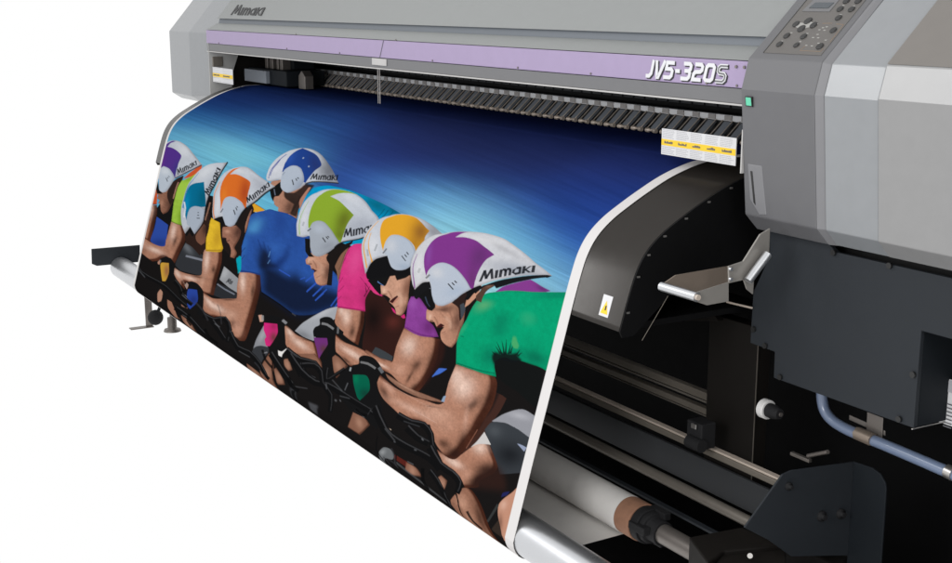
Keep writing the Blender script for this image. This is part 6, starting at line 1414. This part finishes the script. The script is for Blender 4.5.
# shear the streaks so they run downhill to the right
sh = (np.arange(WT)*.12).astype(int)
idx = (np.arange(WH_)[:, None]-sh[None, :]) % WH_
st1 = np.take_along_axis(st1, idx, 0); 
lum = img.mean(2)
img *= (1+.07*st1*np.clip(lum*6+.15, 0, 1))[..., None]
last = None
def fill(P, pad=0):
    P = np.array(P, float).reshape(-1, 2); X = P[:, 0]/4000*WT-.5; Y = P[:, 1]/4000*WH_-.5
    x0 = int(max(0, math.floor(X.min())-pad)); x1 = int(min(WT, math.ceil(X.max())+2+pad)); y0 = int(max(0, math.floor(Y.min())-pad)); y1 = int(min(WH_, math.ceil(Y.max())+2+pad))
    if x1 <= x0 or y1 <= y0: return None
    H, W = y1-y0, x1-x0; cnt = np.zeros((H, W+1), np.int32)
    Xn = np.roll(X, -1); Yn = np.roll(Y, -1)
    for ax_, ay_, bx_, by_ in zip(X, Y, Xn, Yn):
        if ay_ == by_: continue
        if ay_ > by_: ax_, ay_, bx_, by_ = bx_, by_, ax_, ay_
        r0 = max(math.ceil(ay_), y0); r1 = min(math.ceil(by_), y1)
        if r1 <= r0: continue
        rows = np.arange(r0, r1); xi = ax_+(rows-ay_)*(bx_-ax_)/(by_-ay_)
        ci = np.clip(np.ceil(xi).astype(int)-x0, 0, W); np.add.at(cnt, (rows-y0, ci), 1)
    return (np.cumsum(cnt, 1)[:, :W] % 2).astype(np.float32), x0, x1, y0, y1
def crom(P, sub=5):
    P = np.array(P, float).reshape(-1, 2); n_ = len(P); r = []
    nx = np.roll(P, -1, 0)-P; sc_ = np.array([1., .95]); a = nx*sc_; L = np.linalg.norm(a, axis=1)+1e-6; u = a/L[:, None]
    cosn = (u*np.roll(u, 1, 0)).sum(1); sharp = cosn < .45
    for i in range(n_):
        p1 = P[i]; p2 = P[(i+1) % n_]; p0 = p1-(p2-p1) if sharp[i] else P[i-1]; p3 = p2+(p2-p1) if sharp[(i+1) % n_] else P[(i+2) % n_]
        # limit the pull of very uneven spacing
        l = np.linalg.norm(p2-p1); d0 = np.linalg.norm(p1-p0)+1e-6; d3 = np.linalg.norm(p3-p2)+1e-6
        p0 = p1-(p1-p0)*min(1, l/d0); p3 = p2+(p3-p2)*min(1, l/d3)
        for k in range(sub):
            t = k/sub; r.append(.5*((2*p1)+(-p0+p2)*t+(2*p0-5*p1+4*p2-p3)*t*t+(-p0+3*p1-3*p2+p3)*t**3))
    return np.array(r)
def nz_(r): 
    a = boxblur(boxblur(rs.randn(WH_, WT).astype(np.float32), r, 0), r, 1); return a/a.std()
NZ = [nz_(9)*.7+nz_(2)*.5, nz_(3)*.8+nz_(8)*.6+nz_(1)*.35]
for kind, col, al, bl_, sm_, pts in ART:
    c = tl(col)
    if kind == 'P':
        r_ = fill(crom(pts) if sm_ else pts, 4+int(bl_*6))
        if r_ is None: last = None; continue
        m_, x0, x1, y0, y1 = r_
        if bl_:
            q = int(bl_*SS*1.2)
            for _ in range(2): m_ = boxblur(boxblur(m_, q, 0), q, 1)
        last = (m_, x0, x1, y0, y1) if len(pts) > 30 or last is None else last
        reg = img[y0:y1, x0:x1]; k = (m_*al)[..., None]; img[y0:y1, x0:x1] = reg*(1-k)+c*k
        cur = (m_, x0, x1, y0, y1)
        last = cur
    elif last is not None and kind in 'EN':
        m_, x0, x1, y0, y1 = last
        if kind == 'E':
            q = max(1, int(bl_*2.0)); k = boxblur(boxblur(boxblur(boxblur(m_, q, 0), q, 1), q, 0), q, 1)
            d_ = int(sm_*4.2)
            if d_: k2 = np.zeros_like(k); k2[:, :-d_] = k[:, d_:]; k = k2
            dk_ = np.clip(1-(k-.42)/.5, 0, 1)*al*m_
            reg = img[y0:y1, x0:x1]; g_ = dk_[..., None]
            img[y0:y1, x0:x1] = reg*(1-g_*np.array([.80, .88, .90], np.float32))
        else:
            n_ = NZ[int(bl_)][y0:y1, x0:x1]; img[y0:y1, x0:x1] *= (1+al*n_*m_)[..., None]
    elif last is not None:
        m_, x0, x1, y0, y1 = last
        C0 = np.array(pts[:2])/4000.*[WT, WH_]; A1 = np.array(pts[2:4])/4000.*[WT, WH_]-C0; B1 = np.array(pts[4:6])/4000.*[WT, WH_]-C0
        det = A1[0]*B1[1]-A1[1]*B1[0]
        if abs(det) < 1e-6: continue
        xx = np.arange(x0, x1)[None, :]-C0[0]; yy_ = np.arange(y0, y1)[:, None]-C0[1]
        u_ = (xx*B1[1]-yy_*B1[0])/det; v_ = (yy_*A1[0]-xx*A1[1])/det
        k = (np.exp(-(u_*u_+v_*v_)*1.1)*m_*al)[..., None].astype(np.float32); img[y0:y1, x0:x1] = img[y0:y1, x0:x1]*(1-k)+c*k
INK = .64
# ink grain
gr = boxblur(rs.randn(WH_, WT).astype(np.float32), 1, 1); img *= (1+.05*gr)[..., None]
img = np.clip(img*INK, 0.002, 1)
img = img.reshape(NW, SS, NT, SS, 3).mean((1, 3))
# --- sheet mesh: grid of NT x NW corners, denser where the sheet is nearer
PA = np.array(PROF); 
WTAB = np.array([0.00000, 0.01415, 0.02338, 0.03961, 0.06228, 0.09258, 0.12520, 0.16007, 0.19866, 0.24276, 0.29891, 0.39419, 0.49958, 0.77355, 0.95049, 0.96357, 0.97511, 0.98432, 0.99058, 0.99529, 1.00000])
fine = np.array([[p.x, p.y] for p in smooth_prof(0, 14, 8)][:-1]+[[PROF[i][0]+(PROF[i+1][0]-PROF[i][0])*k/8, PROF[i][1]+(PROF[i+1][1]-PROF[i][1])*k/8] for i in range(13, len(PROF)-1) for k in range(8)]+[list(PROF[-1])])
fw = np.concatenate([np.linspace(WTAB[i], WTAB[i+1], 8, endpoint=False) for i in range(len(PROF)-1)]+[[1.0]])
wv = (np.arange(NW)+.5)/NW; wv[0] = 0; wv[-1] = 1
tv = (np.arange(NT)+.5)/NT; tv[0] = 0; tv[-1] = 1
yv = np.interp(wv, fw, fine[:, 0]); zv = np.interp(wv, fw, fine[:, 1])
A0 = 2.9
uv = A0-A0/(tv*(1-1/2.1)+1/2.1)              # 0 at the right edge, negative to the left
BRD, BLD = .037, .022
IX0, IX1 = XL+BLD, XR-BRD
uv = np.clip(uv, XL, XR)
Xg = np.broadcast_to(uv[None, :], (NW, NT)); Yg = np.broadcast_to(yv[:, None], (NW, NT)); Zg = np.broadcast_to(zv[:, None], (NW, NT))
me = bpy.data.meshes.new('print_face')
co = np.stack([Xg, Yg, Zg], -1).reshape(-1, 3).astype(np.float32)
ii = np.arange(NW*NT).reshape(NW, NT)
qd = np.stack([ii[:-1, :-1], ii[1:, :-1], ii[1:, 1:], ii[:-1, 1:]], -1).reshape(-1, 4)
me.vertices.add(len(co)); me.vertices.foreach_set('co', co.ravel())
me.loops.add(qd.size); me.loops.foreach_set('vertex_index', qd.ravel().astype(np.int32))
me.polygons.add(len(qd)); me.polygons.foreach_set('loop_start', (np.arange(len(qd))*4).astype(np.int32)); me.polygons.foreach_set('loop_total', np.full(len(qd), 4, np.int32))
me.polygons.foreach_set('use_smooth', np.ones(len(qd), bool)); me.update(calc_edges=True)
colr = img.copy()
bord = np.array([.545, .53, .525])
def edge(lo, hi, x): return np.clip((x-lo)/(hi-lo), 0, 1)
kk = np.clip(edge(IX0+.001, IX0-.001, uv)+edge(IX1-.0008, IX1+.0008, uv), 0, 1)[None, :, None]
colr = colr*(1-kk)+bord*kk
at = me.color_attributes.new('ink', 'FLOAT_COLOR', 'POINT')
at.data.foreach_set('color', np.concatenate([colr, np.ones((NW, NT, 1))], -1).astype(np.float32).ravel())
pm = bpy.data.materials.new('printed_vinyl'); pm.use_nodes = True; nt = pm.node_tree; b = nt.nodes['Principled BSDF']
ca = nt.nodes.new('ShaderNodeVertexColor'); ca.layer_name = 'ink'
nt.links.new(ca.outputs[0], b.inputs['Base Color']); b.inputs['Roughness'].default_value = .6; b.inputs['Specular IOR Level'].default_value = 0
me.materials.append(pm)
pf = bpy.data.objects.new('print_face', me); COL.objects.link(pf); pf.parent = banner
# --- unprinted back, and the run from the bar up to the take-up roll
bk = MB()
P2 = [Vector(p) for p in PROF]
front = inward([Vector(p) for p in fine[:]], .0007)
tail = [Vector((BC[0], BC[1]-BR)), Vector((BC[0]+.02, BC[1]-BR-.0005)), Vector((RC[0]-.01, RC[1]-RRAD)), Vector((RC[0]+.01, RC[1]-RRAD-.0006)), Vector((RC[0]+.03, RC[1]-RRAD*.85))]
def sheet(mb, path, x0, x1, th=.0006):
    n_ = len(path); v = [(x, p.x, p.y) for x in (x0, x1) for p in path]
    return mb.add(v, [(i, i+1, n_+i+1, n_+i) for i in range(n_-1)], True)
part(sheet(MB(), front, XL, XR), 'paper_back', 'paper', banner)
part(sheet(MB(), tail, XL, XR), 'paper_tail', 'paper', banner)
